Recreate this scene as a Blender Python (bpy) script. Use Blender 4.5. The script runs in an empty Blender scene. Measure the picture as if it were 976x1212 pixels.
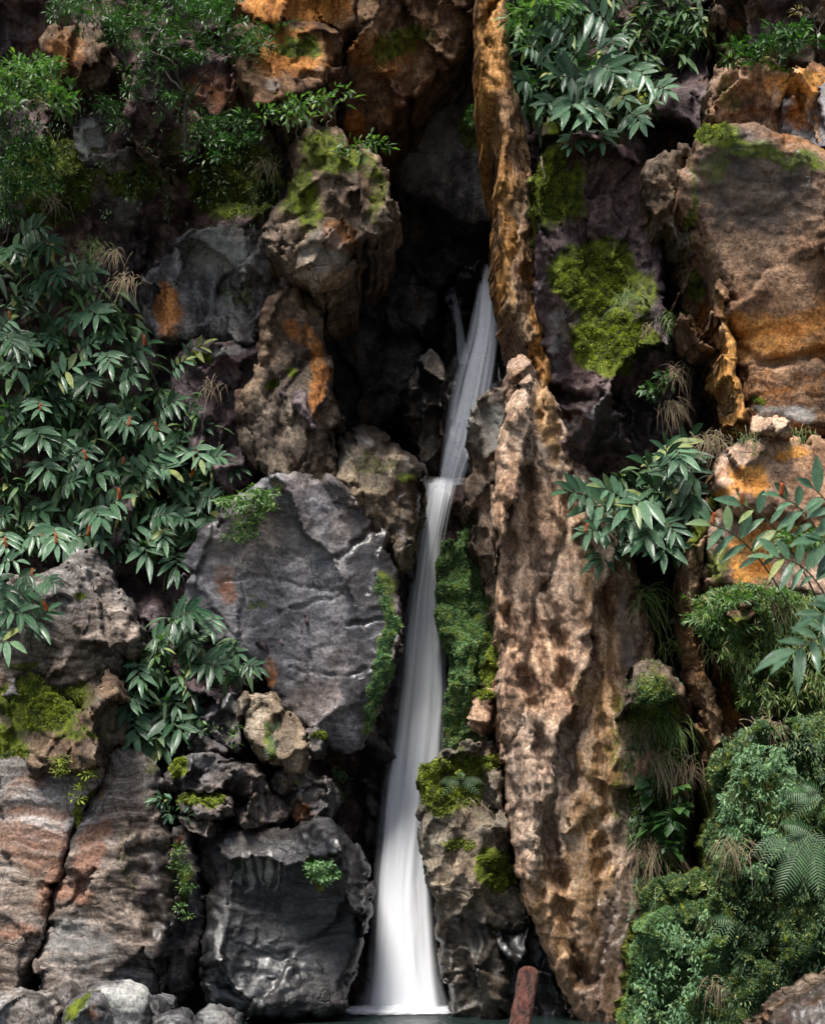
import bpy, math, random
import numpy as np
random.seed(7); RNG = np.random.default_rng(11)
CAMD, F, HY, CX = 20.0, 2000.0, 1000.0, 488.0
SC = bpy.context.scene; COL = SC.collection

# ------------------------------------------------------------ maths helpers
def P(px, py, D):
    px = np.asarray(px, float); py = np.asarray(py, float); D = np.asarray(D, float)
    px, py, D = np.broadcast_arrays(px, py, D)
    return np.stack([(px-CX)*D/F, D-CAMD, 2+(HY-py)*D/F], -1)
_pr = np.random.default_rng(3).permutation(256); PERM = np.concatenate([_pr, _pr, _pr])
_g = np.random.default_rng(5).normal(size=(256, 3)); GR = _g/np.linalg.norm(_g, axis=1)[:, None]
def perlin(x, y, z):
    x, y, z = np.broadcast_arrays(np.asarray(x, float), np.asarray(y, float), np.asarray(z, float))
    xi, yi, zi = np.floor(x).astype(int), np.floor(y).astype(int), np.floor(z).astype(int)
    xf, yf, zf = x-xi, y-yi, z-zi; xi &= 255; yi &= 255; zi &= 255
    u, v, w = [t*t*t*(t*(t*6-15)+10) for t in (xf, yf, zf)]
    def g(dx, dy, dz):
        h = PERM[PERM[PERM[(xi+dx) & 255]+((yi+dy) & 255)]+((zi+dz) & 255)]
        q = GR[h]
        return q[..., 0]*(xf-dx)+q[..., 1]*(yf-dy)+q[..., 2]*(zf-dz)
    l = lambda a, b, t: a+(b-a)*t
    return 1.6*l(l(l(g(0,0,0), g(1,0,0), u), l(g(0,1,0), g(1,1,0), u), v), l(l(g(0,0,1), g(1,0,1), u), l(g(0,1,1), g(1,1,1), u), v), w)
def fbm(x, y, z, o=5, gain=.5, lac=2.03):
    s, a, t = 0, 1.0, 0
    for i in range(o):
        f = lac**i; s = s+a*perlin(x*f+i*17.3, y*f+i*5.1, z*f+i*9.7); t += a; a *= gain
    return s/t*1.5
def ridged(x, y, z, o=4, gain=.5):
    s, a, t = 0, 1.0, 0
    for i in range(o):
        f = 2.07**i; s = s+a*(1-2*np.abs(perlin(x*f+i*13.3, y*f+i*7.1, z*f+i*3.7))); t += a; a *= gain
    return s/t
def sstep(a, b, x):
    t = np.clip((x-a)/(b-a), 0, 1); return t*t*(3-2*t)
def sdpoly(X, Y, poly):
    poly = np.asarray(poly, float); d = np.full(X.shape, 1e18); ins = np.zeros(X.shape, bool)
    n = len(poly)
    for i in range(n):
        ax, ay = poly[i]; bx, by = poly[(i+1) % n]; ex, ey = bx-ax, by-ay
        t = np.clip(((X-ax)*ex+(Y-ay)*ey)/(ex*ex+ey*ey+1e-9), 0, 1)
        d = np.minimum(d, (X-ax-t*ex)**2+(Y-ay-t*ey)**2)
        if ay != by:
            c = ((ay > Y) != (by > Y)) & (X < (bx-ax)*(Y-ay)/(by-ay)+ax); ins ^= c
    return np.where(ins, 1, -1)*np.sqrt(d)
def dline(X, Y, pts):
    d = np.full(X.shape, 1e18)
    for (ax, ay), (bx, by) in zip(pts[:-1], pts[1:]):
        ex, ey = bx-ax, by-ay
        t = np.clip(((X-ax)*ex+(Y-ay)*ey)/(ex*ex+ey*ey+1e-9), 0, 1)
        d = np.minimum(d, (X-ax-t*ex)**2+(Y-ay-t*ey)**2)
    return np.sqrt(d)
def chaikin(poly, n=1):
    p = np.asarray(poly, float)
    for _ in range(n):
        q = np.roll(p, -1, 0); p = np.stack([p*.75+q*.25, p*.25+q*.75], 1).reshape(-1, 2)
    return p
def hsh(i, j, k, s):
    v = np.sin(i*127.1+j*311.7+k*74.7+s*53.3)*43758.5453
    return v-np.floor(v)
def facets(u, v, seed, tilt=.3, off=.15, bowl=.64):
    """fractured planes: every Voronoi cell is its own tilted plane; also the distance to the cell border"""
    iu, iv = np.floor(u), np.floor(v)
    f1 = np.full(u.shape, 9.); qd = 0; f2 = np.full(u.shape, 9.); val = np.zeros(u.shape)
    for di in (-1, 0, 1):
        for dj in (-1, 0, 1):
            a, b = iu+di, iv+dj
            sx, sy = a+hsh(a, b, 1, seed), b+hsh(a, b, 2, seed)
            dx, dy = u-sx, v-sy; d = np.abs(dx)**1.0*.35+np.hypot(dx, dy)
            pv = (hsh(a, b, 3, seed)-.5)*2*off+(hsh(a, b, 4, seed)-.5)*2*tilt*dx+(hsh(a, b, 5, seed)-.5)*2*tilt*dy
            near = d < f1
            f2 = np.where(near, f1, np.minimum(f2, d)); val = np.where(near, pv, val); f1 = np.where(near, d, f1)
    return val-bowl*f1*f1*tilt, f2-f1

# ------------------------------------------------------------ mesh helpers
def tag(o, label=None, cat=None, group=None, kind=None):
    if label: o['label'] = label
    if cat: o['category'] = cat
    if group: o['group'] = group
    if kind: o['kind'] = kind
    return o
def mesh_obj(name, V, Fc, mat, parent=None, mask=None, uv=None, var=None, base=None, smooth=True):
    V = np.asarray(V, float); Fc = np.asarray(Fc, np.int32)
    if base is None and parent is None:
        base = np.array([V[:, 0].mean(), V[:, 1].mean(), V[:, 2].min()])
    if base is None: base = np.array(parent['_b'])
    me = bpy.data.meshes.new(name); k = Fc.shape[1]
    me.vertices.add(len(V)); me.vertices.foreach_set('co', (V-base).astype(np.float32).ravel())
    me.loops.add(Fc.size); me.loops.foreach_set('vertex_index', Fc.ravel())
    me.polygons.add(len(Fc)); me.polygons.foreach_set('loop_start', np.arange(0, Fc.size, k, dtype=np.int32))
    if mask is not None:
        a = me.color_attributes.new('mask', 'FLOAT_COLOR', 'POINT'); a.data.foreach_set('color', mask.astype(np.float32).ravel())
    if var is not None:
        a = me.attributes.new('var', 'FLOAT', 'POINT'); a.data.foreach_set('value', var.astype(np.float32).ravel())
    if uv is not None:
        l = me.uv_layers.new(name='UVMap'); l.data.foreach_set('uv', uv[Fc.ravel()].astype(np.float32).ravel())
    me.update(calc_edges=True)
    me.polygons.foreach_set('use_smooth', np.full(len(Fc), smooth))
    me.validate(); me.materials.append(mat)
    o = bpy.data.objects.new(name, me); COL.objects.link(o)
    if parent is not None: o.parent = parent
    else: o.location = base
    o['_b'] = [float(t) for t in base]
    return o
def empty(name, loc):
    o = bpy.data.objects.new(name, None); COL.objects.link(o); o.location = loc; o['_b'] = [float(t) for t in loc]; o.empty_display_size = .1
    return o
def vnormals(V, Fc):
    a = np.cross(V[Fc[:, 2]]-V[Fc[:, 0]], V[Fc[:, -1]]-V[Fc[:, 1]]); N = np.zeros_like(V)
    for k in range(Fc.shape[1]): np.add.at(N, Fc[:, k], a)
    return N/(np.linalg.norm(N, axis=1)[:, None]+1e-12)
def norm(v): return v/(np.linalg.norm(v, axis=-1, keepdims=True)+1e-9)

# ------------------------------------------------------------ materials
def newmat(name):
    m = bpy.data.materials.new(name); m.use_nodes = True; nt = m.node_tree; nt.nodes.clear()
    out = nt.nodes.new('ShaderNodeOutputMaterial'); b = nt.nodes.new('ShaderNodeBsdfPrincipled')
    nt.links.new(b.outputs[0], out.inputs[0]); return m, nt, b, out
class NT:
    def __init__(s, nt): s.nt = nt
    def n(s, t, **kw):
        q = s.nt.nodes.new(t)
        for k, v in kw.items(): setattr(q, k, v)
        return q
    def l(s, a, b): s.nt.links.new(a, b)
    def noise(s, vec, scale, det=6, rough=.6, dist=0.):
        q = s.n('ShaderNodeTexNoise'); q.inputs['Scale'].default_value = scale; q.inputs['Detail'].default_value = det
        q.inputs['Roughness'].default_value = rough; q.inputs['Distortion'].default_value = dist
        if vec is not None: s.l(vec, q.inputs['Vector'])
        return q.outputs[0]
    def ramp(s, fac, stops):
        q = s.n('ShaderNodeValToRGB'); e = q.color_ramp.elements
        while len(e) < len(stops): e.new(.5)
        for el, (p, c) in zip(e, stops):
            el.position = p; el.color = (*c, 1) if isinstance(c, tuple) else (c, c, c, 1)
        s.l(fac, q.inputs[0]); return q.outputs[0]
    def mix(s, fac, a, b, mode='MIX'):
        q = s.n('ShaderNodeMix', data_type='RGBA', blend_type=mode)
        for i, v in ((0, fac), (6, a), (7, b)):
            if hasattr(v, 'is_linked') or hasattr(v, 'links'): s.l(v, q.inputs[i])
            elif isinstance(v, tuple): q.inputs[i].default_value = (*v, 1)
            else: q.inputs[i].default_value = v
        return q.outputs[2]
    def m(s, op, a, b=0., c=None, clamp=False):
        q = s.n('ShaderNodeMath', operation=op); q.use_clamp = clamp
        for i, v in enumerate((a, b, c)):
            if v is None: continue
            if hasattr(v, 'links'): s.l(v, q.inputs[i])
            else: q.inputs[i].default_value = v
        return q.outputs[0]
    def mapping(s, vec, scale, rot=(0, 0, 0)):
        q = s.n('ShaderNodeMapping'); q.inputs['Scale'].default_value = scale; q.inputs['Rotation'].default_value = rot
        s.l(vec, q.inputs[0]); return q.outputs[0]

ORANGE = ((.16, .055, .012), (.48, .19, .04))
def rockmat(name, dark, mid, light, stain=ORANGE, streak=(6, 6, .8), tilt=0., rough=.75, bump=1., wetdark=.3, speck=.5, mossc=((.02, .03, .006), (.14, .17, .014)), pale=(.36, .36, .34), streak_amt=.5, blotch=1., grain=.3, spread=1., n2d=6, spec=.18, pits=.5, coat=.12):
    m, nt, b, out = newmat(name); g = NT(nt)
    tc = g.n('ShaderNodeNewGeometry').outputs['Position']
    at = g.n('ShaderNodeAttribute', attribute_name='mask'); sep = g.n('ShaderNodeSeparateColor'); g.l(at.outputs['Color'], sep.inputs[0])
    M, O, W, A = sep.outputs[0], sep.outputs[1], sep.outputs[2], at.outputs['Alpha']
    warp = g.n('ShaderNodeVectorMath', operation='MULTIPLY_ADD')
    wn = g.n('ShaderNodeTexNoise'); wn.inputs['Scale'].default_value = 1.3; wn.inputs['Detail'].default_value = 3; g.l(tc, wn.inputs['Vector'])
    g.l(wn.outputs['Color'], warp.inputs[0]); warp.inputs[1].default_value = (.5, .5, .5); g.l(tc, warp.inputs[2])
    wv = warp.outputs[0]
    n1 = g.noise(wv, 1.3, 7, .7, .4)
    n2 = g.noise(g.mapping(wv, streak, (0, tilt, 0)), 1.0, n2d, .62)
    n3 = g.noise(tc, 26, 4, .7)
    n4 = g.noise(tc, 5.5, 7, .72)
    n5 = g.noise(tc, 90, 3, .6)
    n2c = g.ramp(n2, [(.34, 0.), (.66, 1.)]); n4c = g.ramp(n4, [(.34, 0.), (.66, 1.)])
    mixn = g.m('ADD', g.m('MULTIPLY', n1, 1-streak_amt), g.m('MULTIPLY', n2, streak_amt))
    mixn = g.m('ADD', g.m('MULTIPLY', mixn, 1-grain), g.m('MULTIPLY', n4, grain))
    base = g.ramp(mixn, [(.5-.09*spread, dark), (.5, mid), (.5+.10*spread, light)])
    hue = g.noise(wv, .55, 4, .6)
    base = g.mix(g.ramp(hue, [(.44, 0.), (.58, .75)]), base, g.mix(1., base, (1.22, 1.0, .80), 'MULTIPLY'))
    hue2 = g.noise(g.mapping(wv, (1, 1, 1), (.7, .3, 2.)), 2.3, 6, .65)
    base = g.mix(g.ramp(hue2, [(.45, 0.), (.56, blotch)]), base, g.mix(1., base, (.52, .5, .52), 'MULTIPLY'))
    # stain
    of = g.m('SUBTRACT', g.m('MULTIPLY', O, 1.55), g.m('ADD', g.m('MULTIPLY', n2c, .6), g.m('MULTIPLY', n4c, .4)), clamp=True)
    of = g.m('ADD', g.m('MULTIPLY', of, 1.5), g.m('MULTIPLY', g.m('SUBTRACT', n3, .5), g.m('MULTIPLY', O, 1.2)), clamp=True); of = g.m('MULTIPLY', of, .85)
    oc = g.mix(g.ramp(n2, [(.4, 0.), (.62, 1.)]), stain[0], stain[1])
    base = g.mix(of, base, oc)
    pf = g.m('MULTIPLY', g.m('SUBTRACT', g.m('MULTIPLY', A, 1.5), g.m('ADD', n4, g.m('MULTIPLY', n3, .45)), clamp=True), 1.8, clamp=True)
    base = g.mix(pf, base, g.mix(n3, pale, tuple(t*.6 for t in pale)))
    # fine grain and pale specks
    base = g.mix(1., base, g.ramp(n3, [(.32, .4), (.68, 1.6)]), 'MULTIPLY')
    sp = g.m('MULTIPLY', g.ramp(n5, [(.66, 0.), (.72, 1.)]), g.ramp(n4, [(.5, 0.), (.6, speck)]))
    base = g.mix(sp, base, tuple(min(.5, t*1.8+.06) for t in light))
    # thin crack network
    ck = []
    for sc_, wd in ((.9, .006), (2.6, .009)):
        ve_ = g.n('ShaderNodeTexVoronoi', feature='DISTANCE_TO_EDGE'); ve_.inputs['Scale'].default_value = sc_
        wp = g.n('ShaderNodeVectorMath', operation='MULTIPLY_ADD'); w2 = g.n('ShaderNodeTexNoise'); w2.inputs['Scale'].default_value = sc_*1.6; w2.inputs['Detail'].default_value = 4; g.l(tc, w2.inputs['Vector'])
        g.l(w2.outputs['Color'], wp.inputs[0]); wp.inputs[1].default_value = (.7/sc_,)*3; g.l(tc, wp.inputs[2]); g.l(wp.outputs[0], ve_.inputs['Vector'])
        ck.append(g.m('MULTIPLY', g.ramp(ve_.outputs[0], [(0., 1.), (wd, 0.)]), g.ramp(n1, [(.5, 0.), (.56, 1.)])))
    crk = g.m('MAXIMUM', ck[0], g.m('MULTIPLY', ck[1], .7))
    base = g.mix(g.m('MULTIPLY', crk, .75), base, tuple(t*.35 for t in dark))
    # small dark pits
    vo = g.n('ShaderNodeTexVoronoi'); vo.inputs['Scale'].default_value = 17; g.l(wv, vo.inputs['Vector'])
    pit = g.m('MULTIPLY', g.ramp(vo.outputs[0], [(.1, 1.), (.22, 0.)]), g.ramp(n4, [(.56, 0.), (.62, pits)]))
    base = g.mix(g.m('MULTIPLY', pit, .8), base, tuple(t*.5 for t in dark))
    wf = g.m('MULTIPLY', g.m('SUBTRACT', g.m('MULTIPLY', W, 1.7), g.m('MULTIPLY', n4, 1.0), clamp=True), 2.2, clamp=True)
    base = g.mix(wf, base, g.mix(1., base, (wetdark, wetdark, wetdark*1.05), 'MULTIPLY'))
    mf = g.m('MULTIPLY', g.m('SUBTRACT', g.m('MULTIPLY', M, 1.8), g.m('ADD', g.m('MULTIPLY', n4, .7), g.m('MULTIPLY', n3, .75)), clamp=True), 2.6, clamp=True)
    mc = g.mix(g.ramp(g.noise(tc, 9, 6, .7), [(.4, 0.), (.65, 1.)]), mossc[0], mossc[1])
    base = g.mix(mf, base, mc)
    g.l(base, b.inputs['Base Color'])
    r = g.m('ADD', rough, g.m('MULTIPLY', g.m('SUBTRACT', n4, .5), .5))
    r = g.m('ADD', g.m('MULTIPLY', r, g.m('SUBTRACT', 1., wf)), g.m('MULTIPLY', g.ramp(n4, [(.4, .28), (.65, .55)]), wf))
    r = g.m('ADD', g.m('MULTIPLY', r, g.m('SUBTRACT', 1., mf)), g.m('MULTIPLY', .9, mf))
    g.l(r, b.inputs['Roughness'])
    g.l(g.m('ADD', spec, g.m('MULTIPLY', wf, .25)), b.inputs['Specular IOR Level'])
    g.l(g.m('MULTIPLY', wf, coat), b.inputs['Coat Weight']); b.inputs['Coat Roughness'].default_value = .2; b.inputs['Coat IOR'].default_value = 1.45
    h = g.m('ADD', g.m('ADD', g.m('MULTIPLY', n4, .34), g.m('MULTIPLY', n3, .30)), g.m('ADD', g.m('MULTIPLY', n2, .3), g.m('MULTIPLY', n5, .09)))
    h = g.m('SUBTRACT', h, g.m('MULTIPLY', crk, .25))
    rg = g.n('ShaderNodeTexNoise', noise_type='RIDGED_MULTIFRACTAL'); rg.inputs['Scale'].default_value = 3.2; rg.inputs['Detail'].default_value = 5; g.l(g.mapping(wv, tuple(t**.4 for t in streak), (0, tilt, 0)), rg.inputs['Vector'])
    h = g.m('ADD', g.m('MULTIPLY', h, .8), g.m('MULTIPLY', rg.outputs[0], .07))
    h = g.m('SUBTRACT', h, g.m('MULTIPLY', g.m('MULTIPLY', pit, g.m('SUBTRACT', 1., wf)), .15))
    pass
    bp = g.n('ShaderNodeBump'); g.l(g.m('SUBTRACT', 1., g.m('MULTIPLY', wf, .35)), bp.inputs['Strength']); bp.inputs['Distance'].default_value = .065*bump
    g.l(h, bp.inputs['Height']); g.l(bp.outputs[0], b.inputs['Normal'])
    return m

def leafmat(name, c1, c2, c3=None, rough=.4, trans=.25, veins=False, rib=(.12, .17, .07)):
    m, nt, b, out = newmat(name); g = NT(nt)
    v = g.n('ShaderNodeAttribute', attribute_name='var').outputs['Fac']
    tc = g.n('ShaderNodeNewGeometry').outputs['Position']
    c = g.mix(v, c1, c2)
    if c3: c = g.mix(g.ramp(v, [(.9, 0.), (.97, 1.)]), c, c3)
    c = g.mix(.35, c, g.mix(1., c, g.ramp(g.noise(tc, 25, 4), [(.35, .4), (.65, 1.6)]), 'MULTIPLY'))
    if veins:
        uv = g.n('ShaderNodeUVMap', uv_map='UVMap').outputs[0]; s = g.n('ShaderNodeSeparateXYZ'); g.l(uv, s.inputs[0])
        d = g.m('ABSOLUTE', g.m('SUBTRACT', s.outputs[1], .5))
        rb = g.ramp(d, [(.0, 1.), (.06, 0.)])
        ve = g.m('SINE', g.m('MULTIPLY', g.m('SUBTRACT', s.outputs[0], g.m('MULTIPLY', d, .9)), 75.))
        c = g.mix(g.m('MULTIPLY', rb, .6), c, rib)
        bp = g.n('ShaderNodeBump'); bp.inputs['Strength'].default_value = .35; bp.inputs['Distance'].default_value = .006
        g.l(g.m('SUBTRACT', ve, g.m('MULTIPLY', rb, 2.)), bp.inputs['Height']); g.l(bp.outputs[0], b.inputs['Normal'])
    g.l(c, b.inputs['Base Color']); b.inputs['Roughness'].default_value = rough
    b.inputs['Specular IOR Level'].default_value = .5
    if trans:
        t = g.n('ShaderNodeBsdfTranslucent'); g.l(g.mix(1., c, (1.1, 1.5, .5), 'MULTIPLY'), t.inputs[0])
        mx = g.n('ShaderNodeMixShader'); mx.inputs[0].default_value = trans
        g.l(b.outputs[0], mx.inputs[1]); g.l(t.outputs[0], mx.inputs[2]); g.l(mx.outputs[0], out.inputs[0])
    return m
def plainmat(name, c1, c2, rough=.7, scale=12, bump=.02, stretch=(1, 1, 1)):
    m, nt, b, out = newmat(name); g = NT(nt); tc = g.n('ShaderNodeTexCoord').outputs['Object']
    n = g.noise(g.mapping(tc, stretch), scale, 8, .65)
    g.l(g.ramp(n, [(.35, c1), (.65, c2)]), b.inputs['Base Color']); b.inputs['Roughness'].default_value = rough
    bp = g.n('ShaderNodeBump'); bp.inputs['Distance'].default_value = bump; g.l(n, bp.inputs['Height']); g.l(bp.outputs[0], b.inputs['Normal'])
    return m

# ------------------------------------------------------------ masks and displacement shared by rocks and cliff
def make_mask(X, Y, masks, seed):
    """named blobs: m moss, o orange stain, w wet and painted shade, p pale, also painted sheen and haze; each (kind, cx, cy, rx, ry, angle, strength)"""
    out = np.zeros(X.shape+(4,)); ch = dict(m=0, o=1, w=2, p=3)
    wx = X+14*fbm(X/38, Y/38, seed+.5, 4); wy = Y+14*fbm(X/38, Y/38, seed+7.5, 4)
    for q in masks:
        k, cx, cy, rx, ry = q[:5]; an = math.radians(q[5]) if len(q) > 5 else 0; st = q[6] if len(q) > 6 else 1.
        dx, dy = wx-cx, wy-cy; c, s = math.cos(an), math.sin(an)
        r = np.hypot((dx*c+dy*s)/rx, (-dx*s+dy*c)/ry)
        out[..., ch[k]] = np.maximum(out[..., ch[k]], st*np.clip(1-(r-.6)/.8, 0, 1))
    return out
def displace(X, Y, seed, fac, rough, strata, flow, cracks, vst=.85):
    """depth offset in metres (positive = away from the viewer side)"""
    u, v = X/100, Y/100
    wu = u+.16*fbm(u*1.2, v*1.2, seed, 3)+.03*fbm(u*7, v*7, seed+2, 3); wv = v+.16*fbm(u*1.2, v*1.2, seed+9, 3)+.03*fbm(u*7, v*7, seed+12, 3)
    d = np.zeros(X.shape)
    fac = [(c, t_*(1. if c > .4 else 1.7), o_, g_) for c, t_, o_, g_ in fac]
    for cell, tilt, off, groove in fac:
        val, e = facets((wu+(0 if vst > .5 else .22)*wv)/cell, wv/cell*vst, seed+cell, tilt, off, .64 if vst > .5 else .12)
        d += 1.6*cell*val+groove*np.exp(-(e/.05)**2)
    if rough:
        d += rough*(fbm(wu*1.3, wv*1.3, seed+3, 4, .45)*.8-.12*ridged(wu*3.1, wv*3.1, seed+4, 3))
        d += rough*.12*fbm(u*13, v*13, seed+6, 3, .6)
    if strata:
        amp, fr, ang = strata; c, s = math.cos(math.radians(ang)), math.sin(math.radians(ang))
        a, b_ = wu*c+wv*s, -wu*s+wv*c
        q = fbm(a*.5, b_*fr, seed+21, 5, .6); d += amp*q*.6 - amp*.3*np.abs(perlin(a*.35, b_*fr*.6, seed+31))
        for k_, (f_, w_) in enumerate(((.55, 1.), (1.5, .45))):
            t = b_*fr*f_+.9*fbm(a*.55, b_*1.1, seed+33+k_, 3)+.12*fbm(a*5, b_*5, seed+36+k_, 3); fr_ = t-np.floor(t); on = .25+.75*sstep(-.15, .25, perlin(a*.8+3*np.floor(t), b_*.3, seed+39+k_))
            d += amp*w_*on*(.55*fr_-.5*np.exp(-((1-fr_)/.1)**2)+.35*np.exp(-(fr_/.07)**2))
    if flow:
        amp, fr, ang = flow; c, s = math.cos(math.radians(ang)), math.sin(math.radians(ang))
        a, b_ = wu*c+wv*s, -wu*s+wv*c
        d += amp*(fbm(a*fr, b_*.28, seed+41, 4, .5)+.45*ridged(a*fr*.8, b_*.2, seed+43, 3)+.05*fbm(a*fr*5, b_*.9, seed+45, 3))
    jx, jy = X+5*fbm(u*4, v*4, seed+51, 3), Y+5*fbm(u*4, v*4, seed+55, 3)
    for k_, (pts, w, dep) in enumerate(cracks):
        vr = np.clip(.75+1.3*fbm(X/55, Y/55, seed+70+k_, 3), .12, 1.5)
        d += dep*np.clip(vr, 0, 1.1)*np.exp(-(dline(jx, jy, pts)/(w*(.45+.55*vr)))**2)
    return d
ROCKS = {}
def rock(name, label, cat, poly, D, mat, bulge=.35, edge=30, thick=1.3, step=2.5, fac=((.9, .3, .1, .03), (.3, .25, .06, .015)), rough=.08,
         strata=None, flow=None, cracks=(), masks=(), slope=(0, 0), soft=1, wob=5, seed=None, group=None, kind=None, power=.5, moss=None, angular=1.3, grow=9, flat=.6, vst=.85):
    edge = edge*.55*(1 if flat < 1 else 1.6); bulge = bulge*flat
    seed = seed if seed is not None else len(ROCKS)*7.31+1
    pl = chaikin(poly, soft) if soft else np.asarray(poly, float)
    x0, y0 = pl.min(0)-3*step-wob-grow-8; x1, y1 = pl.max(0)+3*step+wob+grow+8
    cx, cy = pl.mean(0)
    X, Y = np.meshgrid(np.arange(x0, x1, step), np.arange(y0, y1, step))
    def field(X, Y):
        wx = X+wob*fbm(X/32, Y/32, seed, 5, .6); wy = Y+wob*fbm(X/32, Y/32, seed+5, 5, .6)
        fv, fe = facets(wx/42, wy/42, seed+1.7, 1.1, .35)
        fv2, fe2 = facets(wx/15, wy/15, seed+2.7, 1.1, .35)
        return sdpoly(wx, wy, pl)+angular*(6*fv+2.4*fv2)+grow
    sd = field(X, Y)
    for _ in range(2):       # pull the outermost ring onto the outline
        gy, gx = np.gradient(sd, step); gl = np.hypot(gx, gy)+1e-6
        out = (sd < 0) & (sd > -1.6*step)
        X = np.where(out, X-sd*gx/gl/gl.clip(.7), X); Y = np.where(out, Y-sd*gy/gl/gl.clip(.7), Y)
        break
    keepv = sd > -1.6*step
    t = np.clip(sd/edge, 0, 1); prof = (1-(1-t)**2)**power
    Dp = D+(X-cx)/100*slope[0]+(Y-cy)/100*slope[1]+bulge*(1-prof)+displace(X, Y, seed, fac, rough, strata, flow, cracks, vst)
    u, v = X/100, Y/100
    Xj = X+2.5*fbm(u*9, v*9, seed+61, 3)*np.clip(t*3, 0, 1); Yj = Y+2.5*fbm(u*9, v*9, seed+67, 3)*np.clip(t*3, 0, 1)
    V = P(Xj, Yj, Dp); mk = make_mask(X, Y, masks, seed)
    cell = keepv[:-1, :-1] & keepv[1:, :-1] & keepv[:-1, 1:] & keepv[1:, 1:] & ((sd[:-1, :-1] > 0) | (sd[1:, :-1] > 0) | (sd[:-1, 1:] > 0) | (sd[1:, 1:] > 0))
    idx = np.arange(X.size).reshape(X.shape)
    Fc = np.stack([idx[:-1, :-1][cell], idx[1:, :-1][cell], idx[1:, 1:][cell], idx[:-1, 1:][cell]], 1)
    used = np.unique(Fc); re = np.full(X.size, -1); re[used] = np.arange(len(used)); Fc = re[Fc]
    V = V.reshape(-1, 3)[used]; mk = mk.reshape(-1, 4)[used]; nfront = len(V)
    E = np.concatenate([Fc[:, [0, 1]], Fc[:, [1, 2]], Fc[:, [2, 3]], Fc[:, [3, 0]]]); key = np.sort(E, 1); key = key[:, 0].astype(np.int64)*len(V)+key[:, 1]
    _, inv, cnt = np.unique(key, return_inverse=True, return_counts=True); B = E[cnt[inv] == 1]
    bv = np.unique(B); rb = np.full(len(V), -1); rb[bv] = np.arange(len(bv)); cen = V.mean(0)
    rings, prev, Fs = [V], bv, [Fc]; nv = len(V); mks = [mk]
    for f, c in ((.02, .004), (.06, .012), (.12, .02), (.2, .03), (.3, .045), (.45, .07), (.7, .12), (1., .27)):
        q = V[bv].copy(); q[:, 1] += thick*f; q[:, [0, 2]] += (cen[[0, 2]]-q[:, [0, 2]])*c
        nx, ny, nz = q[:, 0]*2.4, q[:, 1]*2.4, q[:, 2]*2.4; am = .10*min(1, f*6)
        q += am*np.stack([fbm(nx, ny, nz+3.1, 4), fbm(nx+7.7, ny, nz, 4), fbm(nx, ny+5.5, nz, 4)], 1)
        rings.append(q); mks.append(mk[bv]*np.array([1, 1, 0, 1])); cur = np.arange(nv, nv+len(bv))
        Fs.append(np.stack([B[:, 0] if prev is bv else prev[rb[B[:, 0]]], cur[rb[B[:, 0]]], cur[rb[B[:, 1]]], B[:, 1] if prev is bv else prev[rb[B[:, 1]]]], 1))
        prev = cur; nv += len(bv)
    c = cen.copy(); c[1] = V[bv][:, 1].mean()+thick*1.05; rings.append(c[None]); mks.append(mk[:1]*0)
    Fs.append(np.stack([prev[rb[B[:, 0]]], np.full(len(B), nv), np.full(len(B), nv), prev[rb[B[:, 1]]]], 1)[:, [0, 1, 3, 3]][:0])
    Vall = np.concatenate(rings); Fall = np.concatenate(Fs)
    tri = np.stack([prev[rb[B[:, 0]]], np.full(len(B), nv), prev[rb[B[:, 1]]]], 1)
    # close the back with quads made of two neighbouring triangles is not needed: keep one fan as degenerate-free quads
    mid = (Vall[tri[:, 0]]+Vall[tri[:, 2]])/2; mi = np.arange(len(Vall), len(Vall)+len(mid)); Vall = np.concatenate([Vall, mid])
    Fall = np.concatenate([Fall, np.stack([tri[:, 0], tri[:, 1], tri[:, 2], mi], 1)]); mkall = np.concatenate(mks+[np.zeros((len(mid), 4))])
    o = mesh_obj(name, Vall, Fall, mat, mask=mkall)
    tag(o, label, cat, group, kind or 'thing')
    N = vnormals(Vall[:nfront], Fc)
    ROCKS[label] = dict(o=o, V=V, N=N, F=Fc, m=mk)
    if moss: moss_cover(o, V, N, Fc, mk[:, 0], **moss)
    return o
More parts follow.
